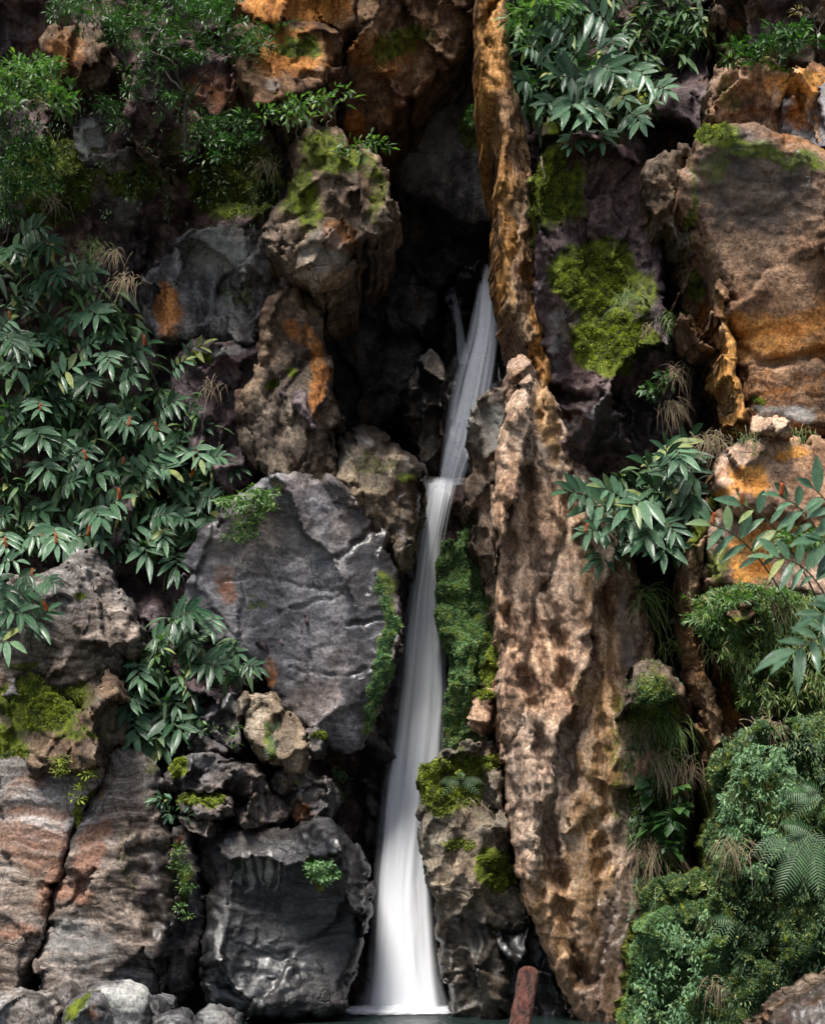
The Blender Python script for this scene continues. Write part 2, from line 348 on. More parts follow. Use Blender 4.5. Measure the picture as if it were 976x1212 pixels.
def moss_cover(parent, V, N, Fc, w, n=4000, L=.035, mat='moss', thr=.45, up=.4, name='moss_cover', lift=.004, ttype='blade', kind=None, label=None, cat=None, fall=.2):
    n = int(n*1.7); L = L*.62
    wv = w+.45*fbm(V[:, 0]*3.1, V[:, 1]*3.1, V[:, 2]*3.1, 4)
    a = np.linalg.norm(np.cross(V[Fc[:, 1]]-V[Fc[:, 0]], V[Fc[:, 2]]-V[Fc[:, 1]]), axis=1); fw = wv[Fc].mean(1)
    fine = fbm(V[:, 0]*14, V[:, 1]*14, V[:, 2]*14, 3)[Fc[:, 0]]; pr = a.clip(0, np.percentile(a, 97))*np.clip((fw-thr+.25*fine)*2.6, 0, 1)**1.3; s = pr.sum()
    if s <= 0: return
    f = RNG.choice(len(Fc), n, p=pr/s); r = RNG.random((n, 2, 1))
    Q = V[Fc[f]]; p = (Q[:, 0]*(1-r[:, 0])+Q[:, 1]*r[:, 0])*(1-r[:, 1])+(Q[:, 3]*(1-r[:, 0])+Q[:, 2]*r[:, 0])*r[:, 1]
    nn = N[Fc[f, 0]]
    clump = fbm(p[:, 0]*9, p[:, 1]*9, p[:, 2]*9, 3)
    p = p+nn*(lift+.018*np.clip(clump+.3, 0, 1))[:, None]
    d = norm(nn*.7+RNG.normal(size=(n, 3))*.6+np.array([0, 0, up])-np.array([0, 0, 1])*fall)
    nr = norm(nn+RNG.normal(size=(n, 3))*.5+np.array([0, -.1, .4]))
    Ls = L*RNG.uniform(.5, 1.5, n)*(1+.5*clump)
    var = np.clip(.5+.9*clump+.25*RNG.normal(size=n), 0, 1)
    return leaves(name, p, d, nr, Ls, Ls*(.55 if ttype == 'blade' else .85), MATS[mat], parent, var=var, seg=1 if ttype == 'blade' else 2, droop=.1, kind=kind, label=label, cat=cat)
def leaves(name, p, d, nr, L, W, mat, parent=None, var=None, seg=4, droop=.3, fold=.25, shape='lance', kind=None, label=None, cat=None, base=None, dd=None):
    n = len(p); L = np.broadcast_to(L, (n,)); W = np.broadcast_to(W, (n,)); d = norm(d)
    side = norm(np.cross(nr, d)); up = np.cross(d, side)
    if seg == 1:      # one kite-shaped face
        V = np.stack([p, p+d*(L*.5)[:, None]+side*(W*.5)[:, None], p+d*L[:, None]-up*(L*.15)[:, None], p+d*(L*.5)[:, None]-side*(W*.5)[:, None]], 1)
        Fc = np.arange(n*4).reshape(n, 4); uv = np.tile(np.array([[0, .5], [.5, 1], [1, .5], [.5, 0]]), (n, 1)); k = 4
    else:
        rows = []; uvr = []
        dr = np.broadcast_to(droop, (n,)) if dd is None else dd
        for s in range(seg+1):
            u = s/seg
            wv = {'lance': math.sin(math.pi*min(1, max(0, u*.96+.02))**.85)**.9, 'round': math.sqrt(max(.02, 1-(2*u-1)**2)), 'strap': (1-u**2)*.9+.05}[shape]
            c = p+d*(L*u)[:, None]; c = c-np.array([0, 0, 1.])*(dr*L*u*u)[:, None]
            wave = .06*math.sin(u*9)
            for j in (-1, 0, 1):
                rows.append(c+side*(W*.5*wv*j)[:, None]+up*((W*.5*wv*abs(j))*(fold+wave*j))[:, None]); uvr.append((u, .5+j*.5))
        V = np.stack(rows, 1); k = (seg+1)*3; q = []
        for s in range(seg):
            for j in (0, 1): a = s*3+j; q.append((a, a+3, a+4, a+1))
        Fc = (np.arange(n)[:, None, None]*k+np.array(q)[None]).reshape(-1, 4); uv = np.tile(np.array(uvr), (n, 1))
    if var is None: var = RNG.random(n)
    o = mesh_obj(name, V.reshape(-1, 3), Fc, mat, parent, uv=uv, var=np.repeat(var, k), base=base)
    tag(o, label, cat, kind=kind); return o
def tube(pts, r, ns=7):
    pts = np.asarray(pts, float); n = len(pts); r = np.broadcast_to(r, (n,)); T = norm(np.gradient(pts, axis=0))
    a = norm(np.cross(T, np.array([.31, .83, .45]))); b = np.cross(T, a); th = np.linspace(0, 2*np.pi, ns, endpoint=False)
    V = pts[:, None]+r[:, None, None]*(a[:, None]*np.cos(th)[None, :, None]+b[:, None]*np.sin(th)[None, :, None])
    Fc = [(i*ns+j, i*ns+(j+1) % ns, (i+1)*ns+(j+1) % ns, (i+1)*ns+j) for i in range(n-1) for j in range(ns)]
    return V.reshape(-1, 3), np.array(Fc)
def tubes(name, lst, mat, parent=None, ns=6, base=None):
    Vs, Fs, k = [], [], 0
    for pts, r in lst:
        V, f = tube(pts, r, ns); Vs.append(V); Fs.append(f+k); k += len(V)
    return mesh_obj(name, np.concatenate(Vs), np.concatenate(Fs), mat, parent, base=base)
def bez(a, b, c, n=9):
    t = np.linspace(0, 1, n)[:, None]; return (1-t)**2*np.asarray(a)+2*t*(1-t)*np.asarray(b)+t*t*np.asarray(c)
# ------------------------------------------------------------ material set
MATS = dict(
 moss=leafmat('moss_leaf', (.02, .034, .005), (.24, .28, .02), None, .8, .2),
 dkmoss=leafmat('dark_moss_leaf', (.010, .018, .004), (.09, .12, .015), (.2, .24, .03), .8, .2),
 carpet=leafmat('carpet_leaf', (.03, .085, .035), (.18, .33, .14), (.22, .26, .07), .6, .25),
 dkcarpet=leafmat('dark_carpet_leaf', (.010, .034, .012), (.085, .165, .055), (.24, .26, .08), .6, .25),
 ginger=leafmat('ginger_leaf', (.012, .045, .018), (.105, .205, .115), (.22, .25, .08), .25, .15, True, (.14, .22, .10)),
 small=leafmat('small_leaf', (.012, .04, .01), (.05, .125, .03), (.10, .19, .04), .45, .25),
 lightleaf=leafmat('light_leaf', (.04, .09, .03), (.12, .22, .06), (.2, .25, .06), .5, .3),
 fern=leafmat('fern_leaf', (.02, .07, .02), (.06, .15, .04), None, .5, .3),
 grass=leafmat('grass_blade', (.05, .10, .015), (.14, .20, .04), (.28, .22, .11), .55, .3),
 straw=leafmat('straw_blade', (.13, .085, .05), (.32, .24, .15), (.10, .16, .03), .7, .3),
 flower=leafmat('flower_bract', (.35, .035, .006), (.6, .13, .02), None, .5, .15),
 stem=plainmat('stem_bark', (.02, .025, .01), (.05, .06, .02)),
 twig=plainmat('twig_bark', (.012, .01, .008), (.05, .04, .03)),
 root=plainmat('pale_root', (.09, .07, .05), (.25, .2, .15)),
)
G = lambda *a, **k: rockmat(*a, **k)
TAN = ((.20, .11, .045), (.46, .27, .11))
RM = dict(
 grey=G('grey_rock', (.028, .027, .028), (.095, .09, .09), (.25, .24, .24)),
 slab=G('slab_rock', (.05, .048, .053), (.125, .12, .128), (.26, .252, .26), streak=(2, 2, 7), tilt=.2, rough=.45, bump=.5, blotch=.5, grain=.2),
 brown=G('brown_rock', (.024, .018, .014), (.095, .072, .052), (.23, .185, .14)),
 purple=G('purple_rock', (.03, .021, .024), (.095, .07, .075), (.21, .17, .17), streak=(8, 8, .8)),
 cave=G('cave_rock', (.016, .016, .016), (.05, .048, .046), (.12, .115, .11), bump=.6),  # darkened base: part of the cave shade is put into the colour
 black=G('black_wet_rock', (.007, .007, .008), (.022, .022, .024), (.07, .07, .075), streak=(1.4, 1.4, 10), rough=.42, bump=.9, spec=.42, coat=.3, streak_amt=.7, pits=.1),
 rust=G('rust_rock', (.03, .018, .012), (.12, .075, .042), (.27, .18, .11), stain=((.20, .07, .012), (.48, .2, .04))),
 column=G('column_rock', (.04, .026, .018), (.21, .135, .075), (.42, .29, .18), stain=((.15, .065, .015), (.50, .24, .055)), streak=(20, 20, .4), n2d=4, streak_amt=.75, bump=.8),
 tan=G('tan_rock', (.12, .082, .063), (.31, .222, .162), (.50, .39, .30), stain=TAN, streak=(9, 9, .5), tilt=-.22, bump=.75, streak_amt=.7, blotch=.3, grain=.2, spread=1.1, pits=.15),
 boulder=G('speckled_rock', (.035, .022, .014), (.20, .125, .08), (.38, .25, .165), stain=((.30, .11, .02), (.55, .26, .07)), streak=(2, 2, 7), speck=.9, blotch=.5),
 orange=G('orange_rock', (.13, .075, .045), (.33, .22, .15), (.50, .38, .30), stain=((.42, .15, .02), (.62, .29, .06)), streak=(2, 2, 6)),
 left=G('banded_rock', (.045, .04, .037), (.155, .14, .13), (.32, .295, .28), stain=((.17, .085, .055), (.34, .18, .12)), streak=(1.2, 1.2, 14), tilt=.12, rough=.6, bump=.8, blotch=.6, grain=.15, streak_amt=.7),
 stone=G('river_stone', (.03, .03, .03), (.12, .12, .12), (.30, .30, .31), streak=(3, 3, 3), rough=.5, bump=.7),
)
BIGF = ((1.5, .4, .10, .05), (.5, .28, .08, .025), (.2, .14, .05, .01))
RM['olive'] = G('olive_rock', (.06, .052, .042), (.16, .14, .11), (.29, .26, .21), blotch=.6)
# ------------------------------------------------------------ cliff behind everything (terrain)
def nonuni(a, b, lo, hi, fine, coarse):
    return np.concatenate([np.arange(a, lo, coarse), np.arange(lo, hi, fine), np.arange(hi, b+1, coarse)])
GX = nonuni(-800, 1800, -12, 990, 3.0, 22); GY = nonuni(-700, 1250, -12, 1225, 3.0, 22)
CXs, CYs = np.meshgrid(GX, GY)
CD = np.full(CXs.shape, 20.95)+CXs*0
def carve(poly, D, soft, wob=14, add=False):
    global CD
    wx = CXs+wob*fbm(CXs/70, CYs/70, 2.5, 4); wy = CYs+wob*fbm(CXs/70, CYs/70, 8.5, 4)
    w = sstep(-soft, soft, sdpoly(wx, wy, poly)); CD = CD*(1-w)+D*w
CD += (CYs < -100)*0 - .25*sstep(300, -300, CYs)
carve([(-900, 700), (270, 700), (300, 900), (380, 960), (380, 1400), (-900, 1400)], 20.75, 20)
carve([(560, -900), (1900, -900), (1900, 1400), (600, 1400), (600, 420), (590, 300), (585, 100)], 20.9, 8)
carve([(640, -900), (1900, -900), (1900, 560), (640, 560)], 20.6, 15)
carve([(-50, 250), (230, 250), (260, 480), (330, 520), (330, 640), (270, 700), (-50, 700)], 21.6, 25)
carve([(745, 640), (860, 640), (880, 1300), (745, 1300)], 22.0, 10)
carve([(755, 150), (815, 150), (850, 360), (830, 420), (770, 380)], 21.6, 14)
carve([(700, -400), (850, -400), (850, 70), (760, 110), (700, 60)], 21.8, 25)
carve([(395, -800), (575, -800), (580, 0), (600, 200), (604, 440), (575, 520), (560, 620), (500, 620), (395, 560), (360, 430), (370, 330), (395, 200)], 26.0, 8, 8)
carve([(455, 560), (575, 560), (600, 800), (620, 1400), (375, 1400), (375, 900), (450, 860)], 21.9, 9, 6)
carve([(200, 560), (480, 570), (490, 900), (330, 900), (200, 760)], 21.3, 20)
cd = displace(CXs, CYs, 77.1, ((1.7, .3, .12, .08), (.6, .3, .09, .04), (.22, .2, .05, .012)), .16, None, None, ())
CD = CD+cd-cd.mean()+.07
cmask = make_mask(CXs, CYs, [
 ('o', 196, 365, 26, 32), ('o', 340, 60, 60, 60, 0, .8), ('o', 250, 110, 50, 30, 0, .5), ('o', 240, 690, 22, 60, 0, .6), ('o', 60, 55, 30, 40, 0, .45),
 ('m', 160, 205, 40, 30), ('m', 280, 210, 60, 50), ('m', 60, 210, 60, 60, 0, .8), ('m', 700, 330, 80, 60), ('m', 720, 430, 60, 40, 0, .7), ('m', 660, 250, 60, 50, 0, .8), ('m', 300, 590, 35, 40),
 ('m', 60, 100, 60, 30, 0, .6), ('m', 640, 40, 50, 60, 0, .9), ('m', 700, 120, 80, 60, 0, .8), ('m', 270, 730, 40, 20), ('m', 790, 800, 60, 160, 0, .55), ('m', 800, 1000, 50, 100, 0, .6),
 ('p', 108, 155, 14, 18), ('p', 150, 240, 25, 30, 0, .6), ('p', 285, 320, 60, 50, 0, .65), ('p', 20, 30, 40, 20, 0, .5), ('p', 270, 430, 50, 15, 0, .4),
 ('w', 480, 900, 60, 420), ('w', 500, 350, 60, 200, 0, .9), ('w', 720, 470, 60, 60, 0, .8)], 31.7)
ii = np.arange(CXs.size).reshape(CXs.shape)
CF = np.stack([ii[:-1, :-1], ii[1:, :-1], ii[1:, 1:], ii[:-1, 1:]], -1).reshape(-1, 4)
CV = P(CXs+3*fbm(CXs/12, CYs/12, 3.3, 3), CYs+3*fbm(CXs/12, CYs/12, 9.3, 3), CD).reshape(-1, 3)
cl = mesh_obj('cliff', CV, CF, RM['purple'], mask=cmask.reshape(-1, 4), base=np.zeros(3))
tag(cl, 'dark grey and purple volcanic cliff wall behind the waterfall and the boulders', 'cliff', kind='structure')
CN = vnormals(CV, CF)
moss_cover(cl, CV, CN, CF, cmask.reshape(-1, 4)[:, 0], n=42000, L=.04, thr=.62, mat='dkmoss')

# ------------------------------------------------------------ gorge interior (beyond the mouth)
rock('cave_rock', 'brown angular rock wedged high above the cave mouth', 'rock', [(412, -60), (560, -60), (556, 20), (545, 62), (505, 92), (470, 118), (448, 150), (425, 160), (402, 140), (404, 60)], 22.3, RM['rust'], .5, 40, 3.5,
     fac=BIGF, rough=.12, masks=[('o', 425, 150, 14, 22), ('o', 440, 60, 60, 30, 20, .55), ('m', 470, 50, 50, 20, -20, .6)], slope=(.25, .15))
rock('cave_rock', 'smooth grey rock face hanging inside the upper gorge left of the rusty column', 'rock', [(452, 88), (520, 70), (600, 60), (600, 235), (560, 260), (520, 240), (470, 215), (446, 160)], 24.0, RM['grey'], .4, 50, 2.5,
     flow=(.08, 2.2, 25), fac=((1.2, .2, .04, .02),), rough=.03, masks=[('m', 560, 150, 20, 40, 0, .6), ('p', 500, 160, 60, 70, 0, .6)], slope=(-.2, -.3))  # broad pale patch paints the misty haze onto this face
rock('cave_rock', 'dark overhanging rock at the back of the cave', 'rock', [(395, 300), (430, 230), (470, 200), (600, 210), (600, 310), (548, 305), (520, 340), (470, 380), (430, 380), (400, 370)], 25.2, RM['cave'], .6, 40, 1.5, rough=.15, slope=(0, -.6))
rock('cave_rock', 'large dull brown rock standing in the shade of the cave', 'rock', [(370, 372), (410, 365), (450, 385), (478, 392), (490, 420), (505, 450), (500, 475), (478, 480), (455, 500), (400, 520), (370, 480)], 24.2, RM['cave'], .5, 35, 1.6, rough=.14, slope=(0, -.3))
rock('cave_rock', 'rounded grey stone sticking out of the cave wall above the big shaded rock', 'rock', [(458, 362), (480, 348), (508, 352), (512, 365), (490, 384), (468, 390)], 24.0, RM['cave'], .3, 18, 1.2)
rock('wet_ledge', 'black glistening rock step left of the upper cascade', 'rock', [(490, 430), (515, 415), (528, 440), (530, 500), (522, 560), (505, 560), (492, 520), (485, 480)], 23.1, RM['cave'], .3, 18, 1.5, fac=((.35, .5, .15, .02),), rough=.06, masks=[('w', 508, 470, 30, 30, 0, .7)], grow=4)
rock('lip_stone', 'wet black stones piled at the lip of the upper cascade', 'rock', [(538, 314), (548, 308), (560, 303), (572, 309), (575, 322), (560, 330), (542, 330)], 23.9, RM['black'], .2, 10, 1.2, fac=((.12, .8, .3, .01),), masks=[('w', 556, 315, 40, 30)], grow=4)
rock('wet_rock', 'black wet rock behind the upper cascade', 'rock', [(530, 322), (600, 318), (606, 440), (590, 470), (556, 560), (515, 575), (516, 500), (528, 420)], 24.3, RM['black'], .3, 20, 1.2, rough=.12, flow=(.08, 3, 0), masks=[('w', 556, 440, 80, 150)], slope=(0, -.9), grow=4)
# ------------------------------------------------------------ left side of the gorge
rock('rock_block', 'flat rusty orange block at the top edge of the cliff', 'rock', [(288, -40), (418, -40), (416, 12), (402, 24), (380, 29), (352, 26), (322, 27), (296, 20), (286, 5)], 20.6, RM['rust'], .25, 14, 1.6, fac=BIGF, masks=[('o', 345, 5, 70, 30)])
rock('rock_block', 'square rusty block with a dark hollow, under the flat orange block', 'rock', [(292, 26), (345, 28), (382, 32), (402, 44), (401, 66), (390, 88), (378, 92), (385, 120), (378, 150), (330, 148), (300, 110), (286, 60)], 20.7, RM['rust'], .3, 20, 1.5, fac=BIGF, rough=.12,
     cracks=[([(315, 82), (345, 88), (382, 90)], 4, .18)], masks=[('o', 345, 62, 50, 30, 0, .75), ('m', 360, 55, 30, 14, 0, .7), ('p', 322, 100, 14, 14, 0, .6)], slope=(0, -.1))
rock('rock_block', 'dark brown wedge of rock beside the top left shrub', 'rock', [(52, 40), (100, 35), (130, 60), (128, 92), (100, 98), (72, 80), (55, 68)], 20.8, RM['brown'], .3, 20, 1.2, fac=BIGF, masks=[('o', 80, 60, 30, 30, 0, .55)])
rock('rock_block', 'pale lichen covered rock below the top left shrub', 'rock', [(92, 145), (112, 138), (140, 150), (150, 180), (140, 200), (112, 198), (95, 180)], 20.8, RM['grey'], .25, 16, 1.2, masks=[('p', 105, 158, 16, 24)])
rock('rock_block', 'greenish grey fractured rock behind the thin shrub stems', 'rock', [(180, 125), (215, 120), (240, 150), (228, 188), (190, 190), (165, 176), (160, 150)], 20.9, RM['brown'], .25, 18, 1.2, fac=BIGF, masks=[('m', 200, 150, 50, 40, 0, .5)])
rock('mossy_boulder', 'big rounded overhanging boulder with yellow moss left of the cave mouth', 'boulder', [(352, 172), (380, 155), (410, 163), (435, 180), (453, 203), (464, 240), (459, 262), (441, 280), (425, 306), (397, 343), (368, 341), (340, 318), (318, 288), (322, 262), (345, 235), (350, 200)], 19.7, RM['brown'], .75, 55, 2.6,
     fac=((.7, .3, .08, .03), (.25, .25, .05, .01)), rough=.1, cracks=[([(325, 262), (370, 250), (400, 255)], 3, .1), ([(345, 318), (360, 270)], 4, .1)],
     masks=[('m', 395, 185, 50, 26, 10, .62), ('m', 440, 220, 14, 60, -8, .55), ('m', 360, 235, 24, 50, 0, .62), ('o', 395, 275, 26, 24, 0, .5), ('p', 380, 300, 40, 40, 0, .6), ('p', 400, 215, 40, 30, 0, .45)], slope=(.05, -.15), moss=dict(n=3500, L=.03, thr=.95, mat='dkmoss'))
rock('cliff_rock', 'grey fractured rock face under the hanging moss curtain', 'rock face', [(212, 300), (240, 275), (290, 268), (330, 280), (345, 320), (336, 345), (318, 360), (316, 395), (250, 402), (175, 396), (168, 340), (195, 312)], 20.9, RM['grey'], .2, 18, 1.5, fac=((1.3, .3, .05, .04), (.4, .15, .04, .015)), rough=.05,
     cracks=[([(256, 372), (262, 330), (300, 305), (335, 300)], 3, .1), ([(262, 345), (320, 340)], 3, .08)], masks=[('p', 270, 300, 60, 40, 0, .7), ('o', 197, 365, 22, 32, 0, .85), ('m', 280, 350, 30, 12, 0, .5)])
rock('cliff_rock', 'dull purple rock face right of the ginger thicket', 'rock face', [(222, 405), (270, 412), (318, 400), (322, 440), (300, 470), (288, 520), (300, 560), (270, 585), (235, 540), (205, 470)], 20.95, RM['purple'], .3, 24, 1.4, flow=(.04, 4, 0), masks=[('p', 260, 418, 40, 8, 0, .7), ('m', 240, 425, 14, 8)])
rock('rock_pillar', 'rounded brown pillar with an ochre edge at the left of the cave mouth', 'rock pillar', [(318, 358), (335, 340), (358, 348), (376, 372), (380, 430), (388, 480), (396, 512), (388, 560), (378, 592), (350, 600), (322, 575), (292, 520), (284, 480), (300, 455), (320, 430), (314, 392)], 20.0, RM['brown'], .6, 36, 2.6,
     fac=((.6, .3, .06, .04), (.22, .14, .04, .01)), vst=.4, rough=.05, flow=(.08, 2.5, -10), cracks=[([(300, 500), (340, 440), (372, 420)], 5, .14), ([(320, 440), (330, 500), (350, 560)], 5, .1)],
     masks=[('o', 374, 440, 9, 60, -6, .75), ('o', 350, 390, 10, 24, -20, .6), ('m', 318, 458, 8, 6), ('m', 345, 445, 8, 5), ('p', 345, 365, 20, 16, 0, .5)])
rock('rock_slab', 'smooth pale grey slab beneath the brown pillar', 'rock slab', [(378, 570), (345, 560), (310, 562), (270, 600), (228, 640), (212, 712), (250, 760), (300, 785), (322, 805), (318, 815), (338, 845), (380, 875), (412, 892), (432, 872), (446, 832), (466, 800), (472, 740), (470, 700), (462, 655), (444, 615), (405, 594)], 20.25, RM['slab'], .22, 34, 2.2, grow=5,
     fac=((2.6, .12, .0, .0), (.7, .07, .012, .012)), rough=.035, strata=(.02, 2.2, 8), cracks=[([(262, 688), (300, 682), (360, 694), (415, 700)], 2., .025), ([(330, 725), (415, 700)], 2, .03), ([(345, 790), (412, 800)], 2., .03), ([(396, 655), (410, 730), (412, 800), (414, 880)], 1.8, .02), ([(395, 660), (445, 625)], 2.5, .06), ([(413, 740), (470, 730)], 2, .05), ([(412, 800), (450, 790)], 2, .05)],
     masks=[('w', 440, 690, 30, 100, 0, 1.), ('w', 430, 820, 20, 60, 0, .9), ('w', 250, 650, 40, 60, 0, .6), ('m', 457, 765, 13, 62, 6, 1.1), ('m', 436, 835, 12, 30, 20, 1.), ('m', 455, 690, 16, 20, 0, .65), ('o', 322, 800, 12, 20, 0, .6), ('p', 360, 640, 50, 40, 20, .5), ('p', 370, 800, 30, 20, 0, .4), ('m', 300, 715, 22, 8, 20, .5), ('o', 268, 690, 20, 30, 0, .5)], slope=(-.03, .08), moss=dict(n=9000, L=.026, thr=.6, mat='carpet'))  # far-left wet blob is a shadow painted as darker colour
rock('wet_boulder', 'wet black and brown boulder perched on top of the grey slab by the cascade', 'boulder', [(398, 514), (425, 505), (450, 510), (475, 522), (502, 540), (506, 560), (500, 600), (492, 640), (478, 672), (462, 650), (440, 620), (418, 602), (395, 592), (386, 560), (392, 535)], 20.35, RM['olive'], .6, 40, 2.4, grow=4, flat=.9,
     fac=((.6, .35, .1, .03), (.2, .16, .05, .012)), rough=.06, masks=[('w', 440, 514, 70, 18, 14, 1.), ('w', 490, 590, 20, 80, 0, 1.), ('m', 480, 565, 14, 10, 0, .8), ('m', 440, 550, 30, 14, 0, .5), ('p', 425, 515, 26, 8, 0, .5)], slope=(0, -.25))
rock('wedge_stone', 'small grey wedge stone between the pillar and the wet boulder', 'stone', [(380, 562), (394, 560), (412, 574), (426, 600), (410, 604), (388, 598), (380, 582)], 20.0, RM['slab'], .25, 14, .9, grow=1, angular=.5, fac=((.4, .2, .03, .01),), rough=.04)
rock('rock_bulge', 'bulging grey rock under the lower left ginger leaves', 'rock', [(55, 690), (80, 662), (108, 655), (128, 668), (142, 700), (154, 738), (158, 770), (140, 800), (100, 812), (50, 830), (-20, 840), (-20, 700)], 20.1, RM['left'], .6, 45, 1.8, fac=((.7, .35, .08, .03), (.25, .25, .05, .01)), masks=[('m', 95, 702, 12, 5), ('m', 30, 790, 30, 10, 0, .6), ('p', 110, 690, 20, 30, 0, .5)])
rock('mossy_ledge', 'moss topped ledge above the banded rocks at the left edge', 'rock', [(-30, 800), (60, 790), (110, 792), (140, 810), (142, 845), (135, 880), (110, 900), (60, 912), (-30, 915)], 19.8, RM['brown'], .4, 30, 1.8, fac=BIGF, rough=.12,
     masks=[('m', 50, 830, 60, 36), ('m', 10, 880, 30, 20, 0, .8), ('m', 90, 870, 40, 12, 0, .6), ('p', 100, 830, 40, 30, 0, .5)], slope=(0, -.4), moss=dict(n=11000, L=.03, thr=.72))
rock('banded_rock', 'wide banded reddish rock left of the diagonal crack', 'rock', [(-40, 898), (40, 905), (95, 900), (122, 892), (112, 925), (92, 955), (75, 995), (58, 1045), (50, 1075), (42, 1110), (22, 1150), (10, 1185), (-40, 1190)], 19.4, RM['left'], .3, 16, 1.8, fac=((1.3, .12, .04, .02),), rough=.03, strata=(.06, 5, 8),
     masks=[('o', 40, 990, 60, 50, 5, .55), ('o', 70, 1040, 20, 50, 20, .75), ('o', 20, 1100, 40, 14, 0, .6), ('o', 30, 930, 40, 20, 0, .45), ('m', 70, 905, 30, 6, 0, .9), ('m', 97, 960, 8, 40, 24, .7)], slope=(-.05, -.12), moss=dict(n=2500, L=.03, thr=.7))
rock('banded_rock', 'large rounded banded rock right of the diagonal crack', 'rock', [(128, 892), (150, 886), (175, 896), (190, 915), (194, 945), (185, 975), (206, 1005), (205, 1060), (204, 1110), (196, 1150), (188, 1185), (100, 1190), (50, 1192), (45, 1165), (52, 1110), (62, 1055), (82, 1000), (100, 950), (118, 918)], 19.3, RM['left'], .6, 40, 1.9,
     fac=((1.2, .2, .05, .02),), rough=.05, strata=(.08, 4, 10), cracks=[([(172, 985), (160, 1010), (178, 1060), (185, 1110)], 12, .22), ([(60, 1082), (85, 1070), (110, 1030)], 3, .1)],
     masks=[('o', 106, 1005, 15, 50, 15, .75), ('o', 88, 1058, 30, 12, 0, .75), ('o', 115, 935, 8, 14, 0, .6), ('m', 145, 1010, 20, 60, 0, .42), ('m', 108, 905, 10, 30, 25, .9), ('w', 192, 1060, 22, 100, 0, .7), ('p', 90, 1120, 60, 40, 0, .6), ('m', 176, 905, 16, 10, 0, .5)], slope=(.1, -.15), moss=dict(n=2500, L=.03, thr=.7), grow=4)
rock('narrow_rock', 'narrow upright rock with little ferns between two big boulders', 'rock', [(200, 985), (222, 975), (234, 990), (232, 1040), (238, 1090), (228, 1140), (220, 1180), (200, 1185), (198, 1120), (200, 1050)], 19.8, RM['grey'], .35, 16, 1.4, masks=[('m', 215, 1040, 10, 40, 0, .7), ('o', 215, 995, 10, 16, 0, .5)], grow=4)
rock('layered_boulder', 'huge black layered boulder with wet shine beside the falls', 'boulder', [(234, 1000), (248, 984), (290, 978), (340, 980), (372, 968), (400, 976), (428, 1010), (437, 1032), (440, 1075), (432, 1120), (420, 1160), (410, 1205), (245, 1205), (238, 1160), (244, 1110), (236, 1060)], 19.3, RM['black'], .7, 45, 2.4,
     fac=((1.4, .35, .05, .02),), rough=.035, strata=(.075, 6, 4),
     masks=[('p', 282, 1025, 4, 34, 12, .65), ('p', 292, 1030, 5, 38, 10, .75), ('p', 304, 1028, 4, 30, 8, .7), ('p', 316, 1025, 6, 34, 8, .8), ('p', 330, 1030, 4, 30, 5, .7), ('p', 340, 1020, 3, 24, 5, .6), ('p', 258, 1120, 9, 46, 12, .65), ('p', 276, 1130, 4, 40, 14, .6), ('p', 270, 1000, 10, 12, 0, .6), ('p', 262, 1165, 14, 4, 0, .8), ('p', 285, 1100, 5, 30, 10, .6), ('w', 300, 1150, 70, 40, 0, .75), ('w', 390, 1000, 60, 16, 20, .9), ('m', 380, 1035, 16, 14, 0, 1.1), ('p', 360, 990, 60, 8, 8, .4)], slope=(.04, -.3), moss=dict(n=4500, L=.022, thr=.6, mat='carpet'), grow=4)  # narrow pale streaks paint the wet sheen into the rock colour
LST = [
 ('long flat grey stone with a mossy foot, above the mossy stone', [(192, 925), (205, 905), (222, 892), (262, 894), (300, 912), (318, 925), (315, 940), (268, 943), (215, 938)], 19.4, .35, [('m', 215, 905, 12, 14, 30, .7), ('p', 240, 903, 40, 10, 0, .5)]),
 ('pale topped stone behind the long flat grey stone', [(240, 845), (262, 826), (284, 830), (290, 862), (285, 890), (262, 880), (246, 865)], 19.9, .3, [('p', 262, 832, 22, 8, 0, .8)]),
 ('slanting grey stone below the ginger fan', [(222, 870), (245, 864), (268, 880), (276, 898), (250, 902), (225, 892)], 19.7, .25, []),
 ('small stone topped with bright yellow moss', [(208, 945), (225, 938), (260, 940), (274, 950), (270, 962), (240, 966), (215, 962)], 19.3, .2, [('m', 238, 946, 30, 12, 0, 1.2)]),
 ('round grey stone under the yellow mossy stone', [(212, 965), (228, 958), (250, 964), (260, 978), (250, 992), (228, 990), (214, 980)], 19.3, .25, [('p', 232, 966, 14, 6, 0, .5)]),
 ('dark rounded stone just above the layered boulder', [(272, 955), (295, 940), (325, 938), (345, 955), (340, 978), (300, 982), (276, 978)], 19.5, .35, [('p', 310, 950, 12, 8, 0, .6), ('m', 285, 948, 14, 5, 0, .6)]),
 ('dark stone with a mustard patch next to the wet slot', [(335, 935), (352, 925), (385, 920), (398, 940), (396, 968), (370, 975), (342, 968)], 19.7, .35, [('o', 352, 960, 12, 14, 0, .6), ('w', 385, 950, 16, 30, 0, .8)]),
 ('brown mossy stone right of the tan wedge boulder', [(352, 862), (372, 858), (388, 872), (380, 895), (362, 900), (350, 885)], 19.9, .25, [('m', 378, 868, 12, 4, 30, .8), ('o', 368, 885, 8, 8, 0, .4)]),
 ('flat dark stone wedged under the tan wedge boulder', [(318, 920), (345, 905), (378, 915), (390, 925), (360, 938), (325, 940)], 19.75, .25, [('m', 340, 925, 20, 8, 0, .5)]),
 ('tiny round stone on the lower left stack of stones', [(262, 948), (272, 944), (276, 955), (268, 962), (258, 958)], 19.15, .12, []),
]
